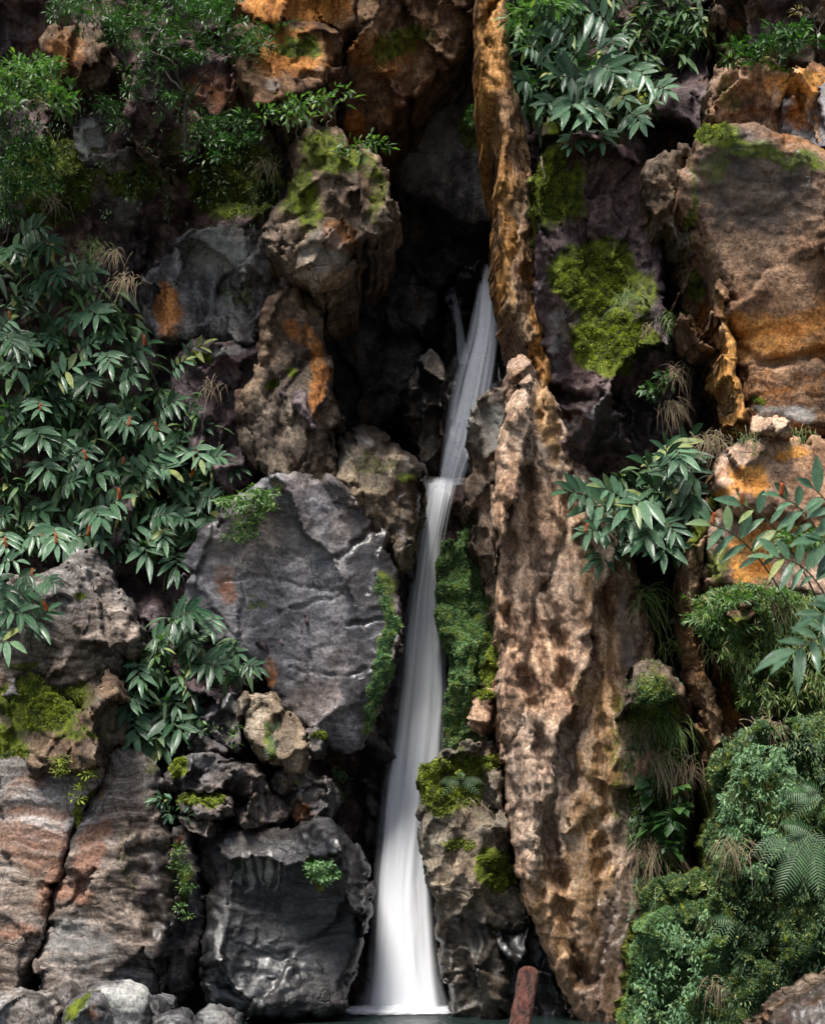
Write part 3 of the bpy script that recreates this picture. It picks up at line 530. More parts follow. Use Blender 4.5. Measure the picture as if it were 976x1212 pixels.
for lb, pl, D, bg, mk in LST:
    rock('stone', lb, 'stone', pl, D, RM['grey'], bg, 16, .9, fac=((.35, .45, .08, .02), (.14, .35, .06, .01)), rough=.06, masks=mk, flat=.9, grow=3, angular=1., group='stones stacked on the ledge beside the falls', slope=(0, -.25), step=2.0,
         moss=dict(n=1800, L=.028, thr=.7) if any(q[0] == 'm' and (len(q) < 7 or q[6] > .6) for q in mk) else None)
rock('wedge_boulder', 'grey tan wedge shaped boulder with fern in its crack, above the stacked stones', 'boulder', [(285, 822), (296, 817), (328, 820), (332, 838), (346, 848), (358, 868), (362, 895), (355, 912), (320, 910), (302, 888), (288, 856)], 19.4, RM['olive'], .4, 24, 1.2,
     fac=((.4, .4, .1, .03),), cracks=[([(328, 850), (322, 880), (324, 905)], 4, .15)], masks=[('m', 322, 875, 6, 28, 0, .8), ('p', 305, 850, 14, 28, 0, .3)], slope=(.1, -.1), group='stones stacked on the ledge beside the falls', grow=4)
# river stones at the bottom edge
RS = [('round wet river stone at the far left of the bottom row', [(-25, 1192), (-10, 1178), (25, 1172), (50, 1176), (66, 1196), (72, 1240), (-25, 1240)], 17.6),
 ('black rough river stone second in the bottom row', [(58, 1180), (70, 1166), (92, 1165), (105, 1178), (104, 1210), (62, 1215)], 18.3),
 ('yellowish mossy river stone in front of the big white topped stone', [(76, 1196), (92, 1178), (115, 1174), (130, 1190), (132, 1240), (72, 1240)], 17.3),
 ('big white topped river stone in the bottom row', [(98, 1176), (120, 1163), (150, 1166), (175, 1180), (182, 1205), (180, 1245), (104, 1245)], 17.9),
 ('grey river stone right of the big white topped stone', [(172, 1182), (185, 1176), (202, 1190), (206, 1215), (190, 1232), (172, 1225)], 18.2),
 ('low flat river stone in the water', [(178, 1212), (192, 1200), (215, 1200), (232, 1215), (235, 1240), (176, 1240)], 17.7),
 ('last pale river stone on the right of the bottom row', [(228, 1205), (240, 1194), (265, 1193), (280, 1204), (284, 1235), (228, 1240)], 17.8)]
for q, (lb, pl, D) in enumerate(RS):
    mk = [[('w', 20, 1220, 60, 20, 0, .4)], [('w', 80, 1190, 30, 30, 0, .8)], [('m', 90, 1190, 8, 26, 40, .9), ('o', 110, 1200, 20, 14, 0, .3)], [('p', 140, 1180, 44, 16, 0, .95)], [], [('w', 200, 1220, 40, 20, 0, .6)], [('p', 255, 1200, 22, 8, 0, .6)]][q]
    rock('river_stone', lb, 'stone', pl, D, RM['stone'], .38, 26, .7, fac=((.6, .1, .02, .0),), rough=.04, masks=mk, step=2, flat=1., grow=1, angular=.15, group='river stones along the water edge')
# ------------------------------------------------------------ right side of the gorge
rock('mossy_rock', 'wall of bright green leafy growth just right of the white fall', 'rock face', [(568, 556), (590, 570), (588, 640), (594, 700), (606, 760), (606, 900), (524, 910), (528, 840), (532, 800), (525, 760), (521, 720), (524, 668), (541, 628), (559, 590)], 21.0, RM['brown'], .45, 26, 1.6,
     rough=.12, masks=[('m', 545, 720, 44, 190), ('w', 530, 600, 20, 40, 0, .9)], moss=dict(n=36000, L=.028, thr=.28, mat='carpet'), grow=4)
rock('cliff_rock', 'grey green rock shoulder right of the upper cascade', 'rock face', [(618, 430), (590, 450), (565, 472), (558, 495), (562, 520), (555, 560), (556, 610), (566, 650), (572, 700), (590, 740), (620, 760), (650, 700), (640, 480)], 20.5, RM['brown'], .45, 24, 2.2, rough=.1, masks=[('p', 575, 500, 30, 50, 0, .6), ('p', 568, 600, 20, 50, 0, .5), ('m', 575, 480, 20, 20, 0, .4)], grow=4)
rock('tan_stone', 'light tan block wedged at the foot of the rusty column', 'stone', [(602, 430), (612, 419), (628, 422), (634, 436), (625, 460), (614, 484), (602, 480), (599, 455)], 18.75, RM['orange'], .25, 12, .9, masks=[], fac=((.4, .2, .03, .01),), rough=.04, grow=2, angular=.6)
rock('rusty_column', 'tall thin rusty orange rock column rising to the top edge', 'rock column', [(561, -60), (598, -60), (602, 40), (610, 100), (622, 150), (631, 220), (636, 300), (643, 370), (653, 440), (656, 492), (644, 500), (634, 470), (625, 425), (607, 385), (594, 330), (589, 260), (591, 160), (588, 122), (573, 112), (565, 60)], 19.7, RM['column'], .4, 20, 2.6,
     fac=((.3, .25, .07, .03), (.12, .15, .04, .01)), vst=.15, rough=.015, flow=(.07, 5, -4), angular=.5, grow=0, wob=3, masks=[('o', 578, 60, 22, 120, 0, .75), ('o', 598, 260, 12, 130, 0, .7), ('o', 638, 400, 10, 110, -8, .8), ('m', 612, 60, 12, 70, 0, .6), ('w', 622, 200, 8, 60, 0, .3)], cracks=[([(618, 180), (624, 300), (632, 420)], 5, .15)])
rock('tan_pillar', 'tall tan rock pillar with flowing folds right of the falls', 'rock pillar', [(634, 440), (655, 475), (670, 520), (694, 560), (722, 600), (742, 650), (762, 720), (772, 790), (772, 860), (772, 930), (770, 1000), (770, 1100), (775, 1240), (712, 1240), (668, 1185), (645, 1120), (622, 1060), (604, 980), (596, 900), (594, 850), (592, 800), (598, 770), (584, 735), (590, 690), (584, 640), (586, 580), (592, 530), (600, 490), (618, 455)], 18.8, RM['tan'], .75, 55, 3.2,
     fac=((.8, .34, .06, .06), (.33, .1, .03, .012)), vst=.17, rough=.012, flow=(.10, 2.0, -12), wob=4, angular=.9, grow=5,
     cracks=[([(640, 455), (628, 540), (626, 620), (640, 690), (664, 760), (676, 850), (682, 960)], 8, .30), ([(590, 680), (608, 760), (632, 840), (650, 930), (664, 1050)], 7, .26), ([(655, 480), (672, 560), (690, 640), (716, 730)], 8, .26), ([(700, 760), (712, 860), (716, 960), (708, 1080)], 7, .2), ([(600, 600), (604, 680), (600, 760)], 5, .2), ([(622, 700), (640, 780), (655, 850)], 5, .1), ([(650, 560), (662, 640), (690, 740)], 5, .1), ([(640, 960), (660, 1060), (690, 1160)], 9, .3), ([(596, 880), (620, 980), (640, 1060)], 6, .1), ([(730, 800), (740, 900), (735, 1000)], 8, .12)],
     masks=[('o', 690, 1040, 40, 160, 6, .6), ('o', 650, 500, 16, 60, -10, .8), ('o', 715, 860, 30, 200, 4, .62), ('o', 700, 700, 24, 80, -10, .5), ('o', 645, 1080, 40, 60, 0, .5), ('m', 735, 900, 20, 120, 0, .5), ('m', 690, 820, 18, 16, 0, .45), ('w', 725, 1150, 60, 110, 0, .6), ('w', 745, 760, 20, 90, 0, .55), ('p', 630, 860, 26, 90, -8, .35)], slope=(.22, .02))  # right-hand wet blobs: damp foot, plus the turned-away side's shade as colour
rock('mossy_rock', 'moss and fern topped rock at the right foot of the falls', 'rock', [(500, 920), (512, 900), (540, 888), (565, 880), (595, 885), (600, 960), (606, 1020), (622, 1068), (626, 1090), (610, 1100), (600, 1130), (605, 1240), (545, 1240), (535, 1170), (520, 1120), (510, 1060), (500, 1010), (497, 970)], 19.6, RM['olive'], .55, 34, 2.,
     fac=((.7, .35, .08, .03), (.25, .25, .05, .012)), rough=.1, strata=(.05, 4, -6), masks=[('m', 532, 930, 40, 34, 0, 1.1), ('m', 570, 900, 30, 14, 0, .9), ('m', 588, 1028, 20, 30, -20, 1.), ('m', 545, 1000, 30, 8, 0, .6), ('w', 560, 1150, 70, 70, 0, 1.)], slope=(.05, -.05), moss=dict(n=15000, L=.03, thr=.6, mat='moss'), grow=4)
rock('dark_rock', 'dark low rock in the water beneath the mossy rock and the log', 'rock', [(590, 1075), (640, 1085), (665, 1130), (690, 1240), (560, 1240), (565, 1140)], 19.9, RM['black'], .4, 26, 1.4, masks=[('w', 620, 1160, 60, 80)], grow=4)
rock('mossy_stone', 'small tan stone capped with bright moss beside the tan pillar', 'stone', [(560, 830), (575, 820), (596, 825), (602, 860), (585, 870), (562, 866), (556, 850)], 20.2, RM['tan'], .25, 14, .9, masks=[('m', 570, 822, 20, 8, -10, 1.)], moss=dict(n=1800, L=.03, thr=.5), grow=4)
rock('mossy_stone', 'leaning stone thickly capped with bright moss above the small tan stone', 'stone', [(566, 792), (580, 768), (594, 756), (604, 768), (606, 800), (596, 822), (572, 822)], 20.25, RM['brown'], .25, 14, .9, masks=[('m', 588, 785, 24, 34, 30, 1.)], moss=dict(n=3200, L=.03, thr=.5), grow=4)
rock('mossy_rock', 'dark rock face with bright yellow moss right of the rusty column', 'rock face', [(634, 180), (700, 160), (760, 190), (780, 300), (775, 360), (800, 440), (800, 520), (770, 560), (740, 640), (690, 600), (664, 540), (656, 470), (646, 400), (640, 320)], 20.1, RM['purple'], .35, 24, 2.,
     fac=BIGF, rough=.14, cracks=[([(650, 465), (720, 480), (790, 470)], 7, .25)], masks=[('m', 655, 220, 40, 60, 0, .8), ('m', 705, 330, 50, 44, 0, 1.2), ('m', 720, 400, 50, 40, 0, 1.1), ('w', 720, 500, 60, 40, 0, .9), ('p', 658, 400, 14, 60, 0, .6), ('p', 690, 545, 20, 20, 0, .5), ('m', 765, 350, 20, 30, 0, .6)], slope=(.1, .05), moss=dict(n=34000, L=.028, thr=.78))
rock('leaning_rock', 'narrow brown rock leaning on the big speckled boulder', 'rock', [(770, 205), (790, 182), (815, 178), (822, 210), (818, 250), (835, 290), (825, 300), (800, 280), (778, 250), (768, 228)], 19.5, RM['brown'], .35, 20, 1.3, fac=BIGF, masks=[('p', 795, 210, 20, 30, 0, .4), ('m', 815, 260, 14, 20, 0, .6)])
rock('crag', 'shadowed rock crag behind the speckled boulder', 'rock', [(810, 340), (830, 300), (850, 330), (858, 380), (850, 410), (825, 408), (812, 380)], 19.4, RM['rust'], .3, 18, 1.2, fac=BIGF, masks=[('m', 828, 330, 12, 30, 0, .8), ('o', 840, 380, 16, 30, 0, .6)])
rock('top_rock', 'orange stained rock on the upper right skyline', 'rock', [(846, 90), (870, 78), (905, 74), (950, 82), (1000, 90), (1010, 150), (976, 200), (930, 165), (890, 150), (850, 150)], 19.8, RM['orange'], .35, 24, 1.5, fac=BIGF, masks=[('o', 950, 100, 40, 24), ('m', 900, 75, 40, 8, 0, .7), ('m', 860, 110, 20, 30, 0, .5), ('w', 880, 120, 30, 20, 0, .4)])
rock('top_rock', 'smooth purple grey rock slab at the right edge, under the orange skyline rock', 'rock', [(936, 120), (960, 104), (1020, 100), (1020, 190), (976, 180), (945, 162), (928, 150)], 19.3, RM['slab'], .3, 20, 1.1, masks=[('o', 950, 130, 20, 24, 0, .9)])
rock('top_rock', 'dark brown rock above the orange skyline rock', 'rock', [(852, -60), (1020, -60), (1020, 80), (930, 80), (870, 76), (850, 40)], 20.3, RM['brown'], .35, 24, 1.5, fac=BIGF, masks=[('o', 890, 25, 40, 14, 0, .5), ('m', 900, 50, 60, 30, 0, .6)])
rock('speckled_boulder', 'huge speckled brown boulder with a mossy dark top on the right', 'boulder', [(828, 162), (840, 150), (856, 150), (880, 154), (920, 160), (960, 178), (1000, 195), (1060, 200), (1060, 500), (940, 520), (900, 500), (884, 480), (876, 430), (862, 380), (846, 310), (822, 275), (810, 240), (814, 200)], 18.4, RM['boulder'], .8, 45, 3.,
     fac=((2.2, .2, .03, .02),), rough=.045, strata=(.03, 2, -6), cracks=[([(850, 395), (900, 430), (976, 418), (1040, 425)], 7, .16), ([(866, 352), (860, 385)], 4, .1)],
     masks=[('m', 845, 155, 26, 12, 10, 1.1), ('m', 900, 176, 100, 16, 14, .62), ('m', 850, 195, 26, 30, 0, .5), ('w', 890, 215, 100, 70, 8, .6), ('o', 890, 400, 60, 34, 10, .8), ('o', 960, 390, 50, 40, 0, .65), ('o', 930, 460, 60, 30, 0, .4), ('o', 960, 170, 60, 14, 10, .5), ('p', 910, 320, 60, 40, 0, .4), ('m', 820, 240, 8, 60, 0, .6), ('p', 930, 490, 50, 12, 0, .8), ('m', 900, 475, 16, 8, 0, .8)], slope=(-.12, .18), moss=dict(n=2500, L=.03, thr=.85))
rock('ochre_column', 'thin ochre rock column under the speckled boulder', 'rock column', [(848, 330), (858, 340), (868, 400), (878, 450), (888, 505), (880, 515), (868, 508), (866, 470), (858, 420), (846, 370)], 18.5, RM['column'], .2, 9, 1., flow=(.04, 7, 0), masks=[('o', 868, 440, 14, 90, -10, .9)], step=2.0, grow=4)
rock('flat_stone', 'small light tan stone lying under the speckled boulder', 'stone', [(888, 500), (900, 494), (920, 495), (932, 506), (930, 514), (905, 512), (890, 516)], 18.3, RM['tan'], .15, 9, .7, step=2.0, grow=4)
rock('orange_boulder', 'upper orange boulder behind the right hand ginger', 'boulder', [(846, 560), (856, 535), (872, 528), (895, 515), (930, 520), (980, 515), (1060, 525), (1060, 610), (960, 612), (900, 608), (868, 600), (850, 585)], 18.3, RM['orange'], .45, 28, 1.8, grow=4, rough=.04,
     fac=((1.2, .2, .04, .02),), masks=[('o', 885, 568, 26, 14, 0, 1.2), ('o', 850, 585, 30, 10, 0, .7), ('p', 880, 545, 40, 14, 0, .5), ('m', 900, 540, 24, 6, 0, .5), ('o', 935, 540, 20, 8, 0, .8)], slope=(0, -.1))
rock('orange_boulder', 'lower orange boulder with grey left edge, above the hanging greenery', 'boulder', [(836, 640), (842, 610), (870, 602), (940, 604), (1060, 608), (1060, 730), (960, 725), (900, 712), (862, 705), (832, 690)], 18.4, RM['orange'], .45, 30, 1.8, grow=4, rough=.04,
     fac=((1.2, .2, .04, .02),), masks=[('o', 885, 660, 34, 34, 0, .95), ('o', 930, 630, 50, 18, 0, .6), ('w', 850, 650, 12, 40, 0, .6), ('m', 848, 660, 12, 40, 0, .6), ('p', 900, 690, 30, 10, 0, .5)])
rock('ochre_edge', 'curved yellow green rock rib beside the right ginger plants', 'rock rib', [(846, 545), (856, 550), (852, 590), (838, 625), (828, 660), (824, 720), (838, 800), (852, 860), (856, 930), (846, 925), (838, 850), (822, 780), (814, 700), (820, 630), (834, 590)], 18.5, RM['column'], .25, 10, 1.3, flow=(.05, 5, 0), masks=[('m', 838, 610, 12, 60, 20, .7), ('o', 830, 760, 14, 60, 0, .5)], step=2.0, grow=4)
rock('ochre_rock', 'ochre and brown rock face below the grassy ledge', 'rock face', [(848, 730), (900, 720), (940, 760), (930, 800), (905, 850), (886, 900), (870, 930), (858, 900), (850, 850), (838, 790)], 18.7, RM['rust'], .4, 26, 1.5, fac=BIGF, rough=.12, masks=[('o', 885, 810, 24, 60, 20, .7), ('m', 870, 750, 30, 30, 0, .6)], moss=dict(n=3000, L=.03, thr=.6))
rock('grassy_bank', 'dark earthy bank covered in weeds below the orange boulders', 'bank', [(824, 712), (860, 700), (920, 705), (1060, 700), (1060, 900), (960, 900), (920, 880), (880, 800), (850, 745), (828, 740)], 18.3, RM['brown'], .5, 24, 1.8, rough=.2, masks=[('m', 930, 760, 130, 90)], moss=dict(n=16000, L=.045, thr=.3, mat='dkcarpet'))
rock('green_mound', 'large mound of dark leafy growth at the lower right', 'green mound', [(845, 900), (870, 880), (920, 860), (1060, 840), (1060, 1260), (830, 1260), (838, 1180), (850, 1080), (842, 1000), (850, 950)], 17.7, RM['brown'], .5, 30, 2.2, fac=((.8, .4, .1, .05), (.3, .3, .08, .02)), rough=.5, masks=[('m', 930, 1050, 180, 260)], moss=dict(n=130000, L=.036, thr=.5, mat='dkcarpet'))
rock('green_mound', 'low pale green mound at the bottom between tan pillar and dark mound', 'green mound', [(750, 1130), (765, 1095), (800, 1075), (835, 1065), (855, 1090), (858, 1260), (742, 1260)], 17.9, RM['brown'], .45, 30, 1.8, rough=.3, masks=[('m', 800, 1170, 90, 140)], moss=dict(n=70000, L=.026, thr=.35, mat='carpet'))
rock('green_mound', 'small grassy hump above the pale green mound', 'green mound', [(768, 1060), (790, 1040), (830, 1040), (852, 1055), (856, 1090), (820, 1100), (770, 1100)], 18.4, RM['brown'], .4, 26, 1.5, rough=.15, masks=[('m', 810, 1070, 60, 50)], moss=dict(n=14000, L=.035, thr=.2, mat='dkcarpet'))
rock('hanging_bank', 'crumbling bank hung with dry grass beside the tan pillar', 'bank', [(745, 800), (770, 780), (800, 800), (812, 860), (812, 940), (800, 1010), (790, 1060), (748, 1090), (738, 1000), (742, 900)], 19.3, RM['brown'], .45, 26, 1.8, rough=.18, fac=BIGF, masks=[('m', 775, 930, 40, 150, 0, .8)], slope=(.2, 0), moss=dict(n=9000, L=.035, thr=.45, mat='dkcarpet'))
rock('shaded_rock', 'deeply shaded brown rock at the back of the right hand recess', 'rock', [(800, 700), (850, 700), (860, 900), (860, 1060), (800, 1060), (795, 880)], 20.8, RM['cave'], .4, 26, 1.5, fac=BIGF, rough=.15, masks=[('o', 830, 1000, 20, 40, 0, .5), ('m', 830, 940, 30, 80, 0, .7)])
rock('foreground_rock', 'smooth brown wet rock at the bottom right corner close to the camera', 'rock', [(895, 1225), (912, 1200), (940, 1180), (985, 1160), (1080, 1140), (1080, 1300), (880, 1300)], 14.0, RM['brown'], .4, 60, 1.2, fac=((.9, .2, .04, .01),), rough=.05, strata=(.03, 6, -30), masks=[('w', 960, 1200, 90, 60, 0, .6), ('o', 950, 1195, 60, 20, -30, .4)], grow=4)
# ------------------------------------------------------------ plants
R_ = random.Random(5)
ORD = ['first', 'second', 'third', 'fourth', 'fifth', 'sixth', 'seventh', 'eighth', 'ninth', 'tenth', 'eleventh', 'twelfth', 'thirteenth', 'fourteenth', 'fifteenth', 'sixteenth']
TOC = lambda p: norm(np.array([0, -20, 2.])-p)
def ginger(px, py, D, ang, size=1., n=10, flower=False, label='', group='', stemdir=None, lean=.35):
    tip = P(px, py, D); r = R_
    a = math.radians(ang); dirv = norm(np.array([math.cos(a), -lean, math.sin(a)]))
    sl = .55*size
    base = tip-dirv*sl*.9+np.array([0, sl*.9, -sl*.35]) if stemdir is None else tip+np.array(stemdir)
    pts = bez(base, (tip-dirv*sl*.8), tip, 12)
    e = empty('ginger_plant', base)
    tag(e, label, 'ginger plant', group)
    tubes('stem', [(pts, np.linspace(.011, .006, 12)*size)], MATS['stem'], e, 5)
    T = norm(np.gradient(pts, axis=0)); ps, ds, ns, Ls, dr = [], [], [], [], []
    tcam = TOC(tip)
    for k in range(n):
        f = 1-(k/n)*(.62 if stemdir is None else .75); i = f*11; i0 = min(10, int(i)); p = pts[i0]*(1-(i-i0))+pts[i0+1]*(i-i0); t = T[i0]
        sgn = 1 if k % 2 else -1
        side = norm(np.cross(t, norm(tcam+np.array([0, 0, .5]))))
        spread = math.radians(34+44*min(1, k/n*1.6)+r.uniform(-9, 9)) if k else math.radians(r.uniform(-8, 8))
        d = norm(t*math.cos(spread)+side*sgn*math.sin(spread)+np.array([0, 0, 1])*r.uniform(-.2, .15)+tcam*r.uniform(0, .25))
        ps.append(p); ds.append(d); ns.append(norm(tcam*.8+np.array([r.uniform(-.3, .3), 0, .6+r.uniform(-.2, .2)]))); Ls.append(size*.33*r.uniform(.7, 1.15)*(1 if k < n*.8 else .8)); dr.append(r.uniform(.08, .38))
    Ls = np.array(Ls); v = r.uniform(-.05, .85)
    leaves('foliage', np.array(ps), np.array(ds), np.array(ns), Ls, Ls*.295, MATS['ginger'], e, var=np.clip([v+r.uniform(-.25, .25) for _ in ps], 0, 1), seg=6, fold=.28, dd=np.array(dr))
    if flower:
        ax = norm(np.array([r.uniform(-.35, .35), -.5, 1.])); m = 40; hh = .14*size; q = np.linspace(0, 1, m); th = q*m*2.4
        u = norm(np.cross(ax, [0, 1, .2])); w_ = np.cross(ax, u)
        rad = u*np.cos(th)[:, None]+w_*np.sin(th)[:, None]
        pp = tip+ax*(q*hh)[:, None]+rad*(.006)*size; dd = norm(rad*.8+ax*1.0)
        fo = leaves('flower_spike', pp, dd, norm(rad+ax*.1), .036*size*(1.15-q*.7), .022*size, MATS['flower'], e, var=RNG.random(m), seg=2, fold=.5, shape='round')
    return e
def cluster(shoots, D, cname, group, size=1., ang=(-50, 30), lean=.35, bands=None, depth=.25, **kw):
    """shoots: (px, py, flower) -> one plant each, labelled by its row and its place in the row"""
    rows = {}
    for s in shoots:
        b = sum(s[1] > t for t in bands); rows.setdefault(b, []).append(s)
    for ri, b in enumerate(sorted(rows)):
        row = sorted(rows[b])
        for ci, s in enumerate(row):
            fl = bool(s[2]); nm = 'only one' if len(row) == 1 else ORD[ci]+' from left'
            lab = f"{'flowering' if fl else 'plain green'} ginger plant, {nm} in {ORD[ri]} row of {cname}"
            a = s[3] if len(s) > 3 else R_.uniform(*ang); sz = (s[4] if len(s) > 4 else 1)*size*R_.uniform(.72, 1.18)
            ginger(s[0], s[1], D-(1.15 if s[0] < 80 and s[1] > 625 and D > 20.3 else 0)+R_.uniform(-depth, depth), a, sz, R_.choice([8, 9, 10, 11, 12]), fl, lab, group, lean=lean, **kw)
L1 = [(20,301,0),(61,291,0),(50,268,0),(111,321,0),(71,328,0),(62,338,1),(37,345,0),(12,377,1),(118,373,0),(88,382,0),(15,409,0),(37,412,0),(64,404,0),(111,406,0),(135,399,0),(172,409,1,10),(220,426,0,15,.8),(240,408,0,20,.7),(90,433,0),(56,446,0),(108,456,0),
      (22,440,0),(79,473,0),(132,490,0),(152,504,1),(51,520,0),(81,517,0),(100,530,0),(210,473,0,10,.8),(232,483,0,10,.8),(162,478,0),(75,463,0),(48,486,1),(103,544,1),(241,503,1,10),(142,591,1),(51,635,1),(67,644,1),(105,634,1),(8,648,1),(38,681,1),(13,710,1),(56,723,1),
      (150,649,1),(187,510,1),(227,566,1),(145,550,1),(170,549,0),(190,534,0),(90,569,0),(170,579,0),(200,556,0),(282,554,0,-10,.9),(262,539,0,0,.9),(237,544,0),(200,609,0),(222,614,0),(250,627,0),(272,647,0,-45,.9),(195,639,0),(175,659,0,-70),(210,674,0,-80),(120,614,0),(88,614,0),
      (50,604,0),(10,609,0),(30,702,0),(20,664,0),(8,738,0),(28,728,0),(12,760,0),(66,690,0,-20),(4,700,0),(228,590,0),(255,590,0,-20),(125,640,0),(130,430,0),(160,445,0,0,.9),(25,480,0),(15,520,0),(120,560,0),(60,560,0),(215,520,0),(165,620,0),(235,650,0,-60)]
cluster(L1, 20.6, 'left thicket', 'ginger plants covering the left wall', .84, (-75, 40), .45, [285, 345, 395, 425, 460, 498, 530, 562, 600, 630, 660, 695])
L2 = [(232,724,0),(200,749,0),(228,762,0),(252,744,0),(282,774,0,-20,.8),(262,789,0),(304,790,0,-20,.8),(165,804,0),(210,838,0,-60),(228,818,0),(150,838,0,-100),(160,868,0,-80),(188,868,0,-85),(216,868,0,-50),(230,850,0,-40),(186,885,0,-90),(226,722,0,20,.8)]
cluster(L2, 19.9, 'lower left ginger clump', 'ginger plants above the stacked stones', .95, (-80, 20), .5, [735, 770, 800, 845])
L3 = [(653,45,0,170),(690,12,0,190),(613,95,0,200),(643,125,0,230),(673,130,0,-110),(698,100,0,-120),(728,88,0,-60),(726,55,0,-90),(763,90,0,-60),(698,137,0,-110),(758,145,0,-70),(712,168,0,-95),(676,172,0,-110),(618,55,0,200),(790,108,0,-50,.8),(640,20,0,180),(740,120,0,-75),(660,90,0,200)]
cluster(L3, 19.6, 'top right ginger clump', 'ginger plants hanging over the dark rock at the top right', .95, (-110, -60), .5, [60, 100, 130, 150])
L4 = [(672,582,0,185),(712,577,0,170),(768,573,0,150),(743,602,0,220),(728,619,1,200),(788,527,0,100),(818,517,0,60),(822,566,0,-70),(786,655,0,-92,1.25),(800,632,0,-60),(712,665,0,-110),(692,630,1,200),(765,550,0,150),(700,600,0,195),(760,640,0,-120),(820,600,0,-80,.9),(805,545,0,-80)]
cluster(L4, 18.6, 'middle right ginger clump', 'ginger plants between the tan pillar and the orange boulders', .98, (-110, -60), .5, [545, 590, 625])
for (px, py, D, sz, a, fl, lb, sd) in [
    (842, 622, 15, .85, 178, 1, 'ginger plant on a bare dark stem, its leaves nearest the middle right clump', (.75, .25, -.7)),
    (878, 598, 15, .85, 172, 1, 'ginger plant on a bare arching stem, second from left before the orange boulder', (.75, .25, -.85)),
    (925, 588, 14.5, .85, 165, 1, 'ginger plant with tall orange spike before the orange boulder', (.6, .25, -.8)),
    (962, 578, 14.2, .9, 150, 0, 'ginger plant cut off by the right edge, level with the orange boulders', (.5, .25, -.9)),
    (915, 660, 14.2, .8, 185, 0, 'ginger plant drooping over the grassy ledge under the orange boulder', (.55, .25, -.4)),
    (968, 640, 14, .85, 190, 0, 'ginger plant with dark hanging leaves at the right edge, below the edge cut plant', (.4, .3, -.5)),
    (935, 775, 11, .8, 215, 0, 'large near ginger plant hanging before the grassy bank at the right edge', (.5, .3, .2)),
    (965, 730, 11, .8, 200, 0, 'near ginger plant at the right edge just above the large hanging one', (.45, .3, .2))]:
    ginger(px, py, D, a, sz, 10, fl, lb, 'ginger plants reaching in from the right edge', stemdir=sd)

def inpoly(poly, n, wobn=20):
    poly = np.array(poly, float); lo, hi = poly.min(0), poly.max(0); out = []
    while sum(len(q) for q in out) < n:
        q = lo+(hi-lo)*RNG.random((n*3, 2)); s = sdpoly(q[:, 0], q[:, 1], poly)+wobn*fbm(q[:, 0]/30, q[:, 1]/30, 4.4, 3)
        out.append(q[s > 0])
    return np.concatenate(out)[:n]
def undergrowth(name, label, poly, D, n, L, W, mat, dep=.25, seg=4, clump=.5, base=None, cat='undergrowth', kind='stuff', droop=.4, wob=20, down=.3):
    q = inpoly(poly, n*3, wob); c = fbm(q[:, 0]/22, q[:, 1]/22, 7.7, 3)+RNG.normal(size=len(q))*.25; q = q[np.argsort(-c)[:n]]
    p = P(q[:, 0], q[:, 1], D+RNG.uniform(-dep, dep, n)); d = norm(RNG.normal(size=(n, 3))*[1, .6, .6]+[0, -.5, -down]); nr = norm(RNG.normal(size=(n, 3))*.4+[0, -.5, .8])
    Ls = L*RNG.uniform(.6, 1.3, n); return leaves(name, p, d, nr, Ls, Ls*W, MATS[mat], None, seg=seg, kind=kind, label=label, cat=cat, droop=droop)
undergrowth('undergrowth', 'dark shaded leaves deep behind the ginger plants of the left wall', [(-20, 300), (90, 290), (150, 360), (180, 450), (250, 500), (290, 560), (250, 640), (200, 670), (120, 620), (-20, 660)], 21.0, 1500, .26, .28, 'dkcarpet')  # these leaf fills carry the shade between plants as a darker colour
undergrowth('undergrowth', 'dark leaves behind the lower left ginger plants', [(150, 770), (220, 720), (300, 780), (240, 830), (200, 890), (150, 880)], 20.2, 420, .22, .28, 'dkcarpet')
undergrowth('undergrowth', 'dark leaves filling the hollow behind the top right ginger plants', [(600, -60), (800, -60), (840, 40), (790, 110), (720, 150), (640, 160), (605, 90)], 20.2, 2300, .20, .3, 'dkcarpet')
undergrowth('undergrowth', 'dark leaves behind the middle right ginger plants', [(700, 580), (800, 530), (830, 560), (820, 640), (760, 660), (700, 640)], 19.1, 420, .22, .28, 'dkcarpet')

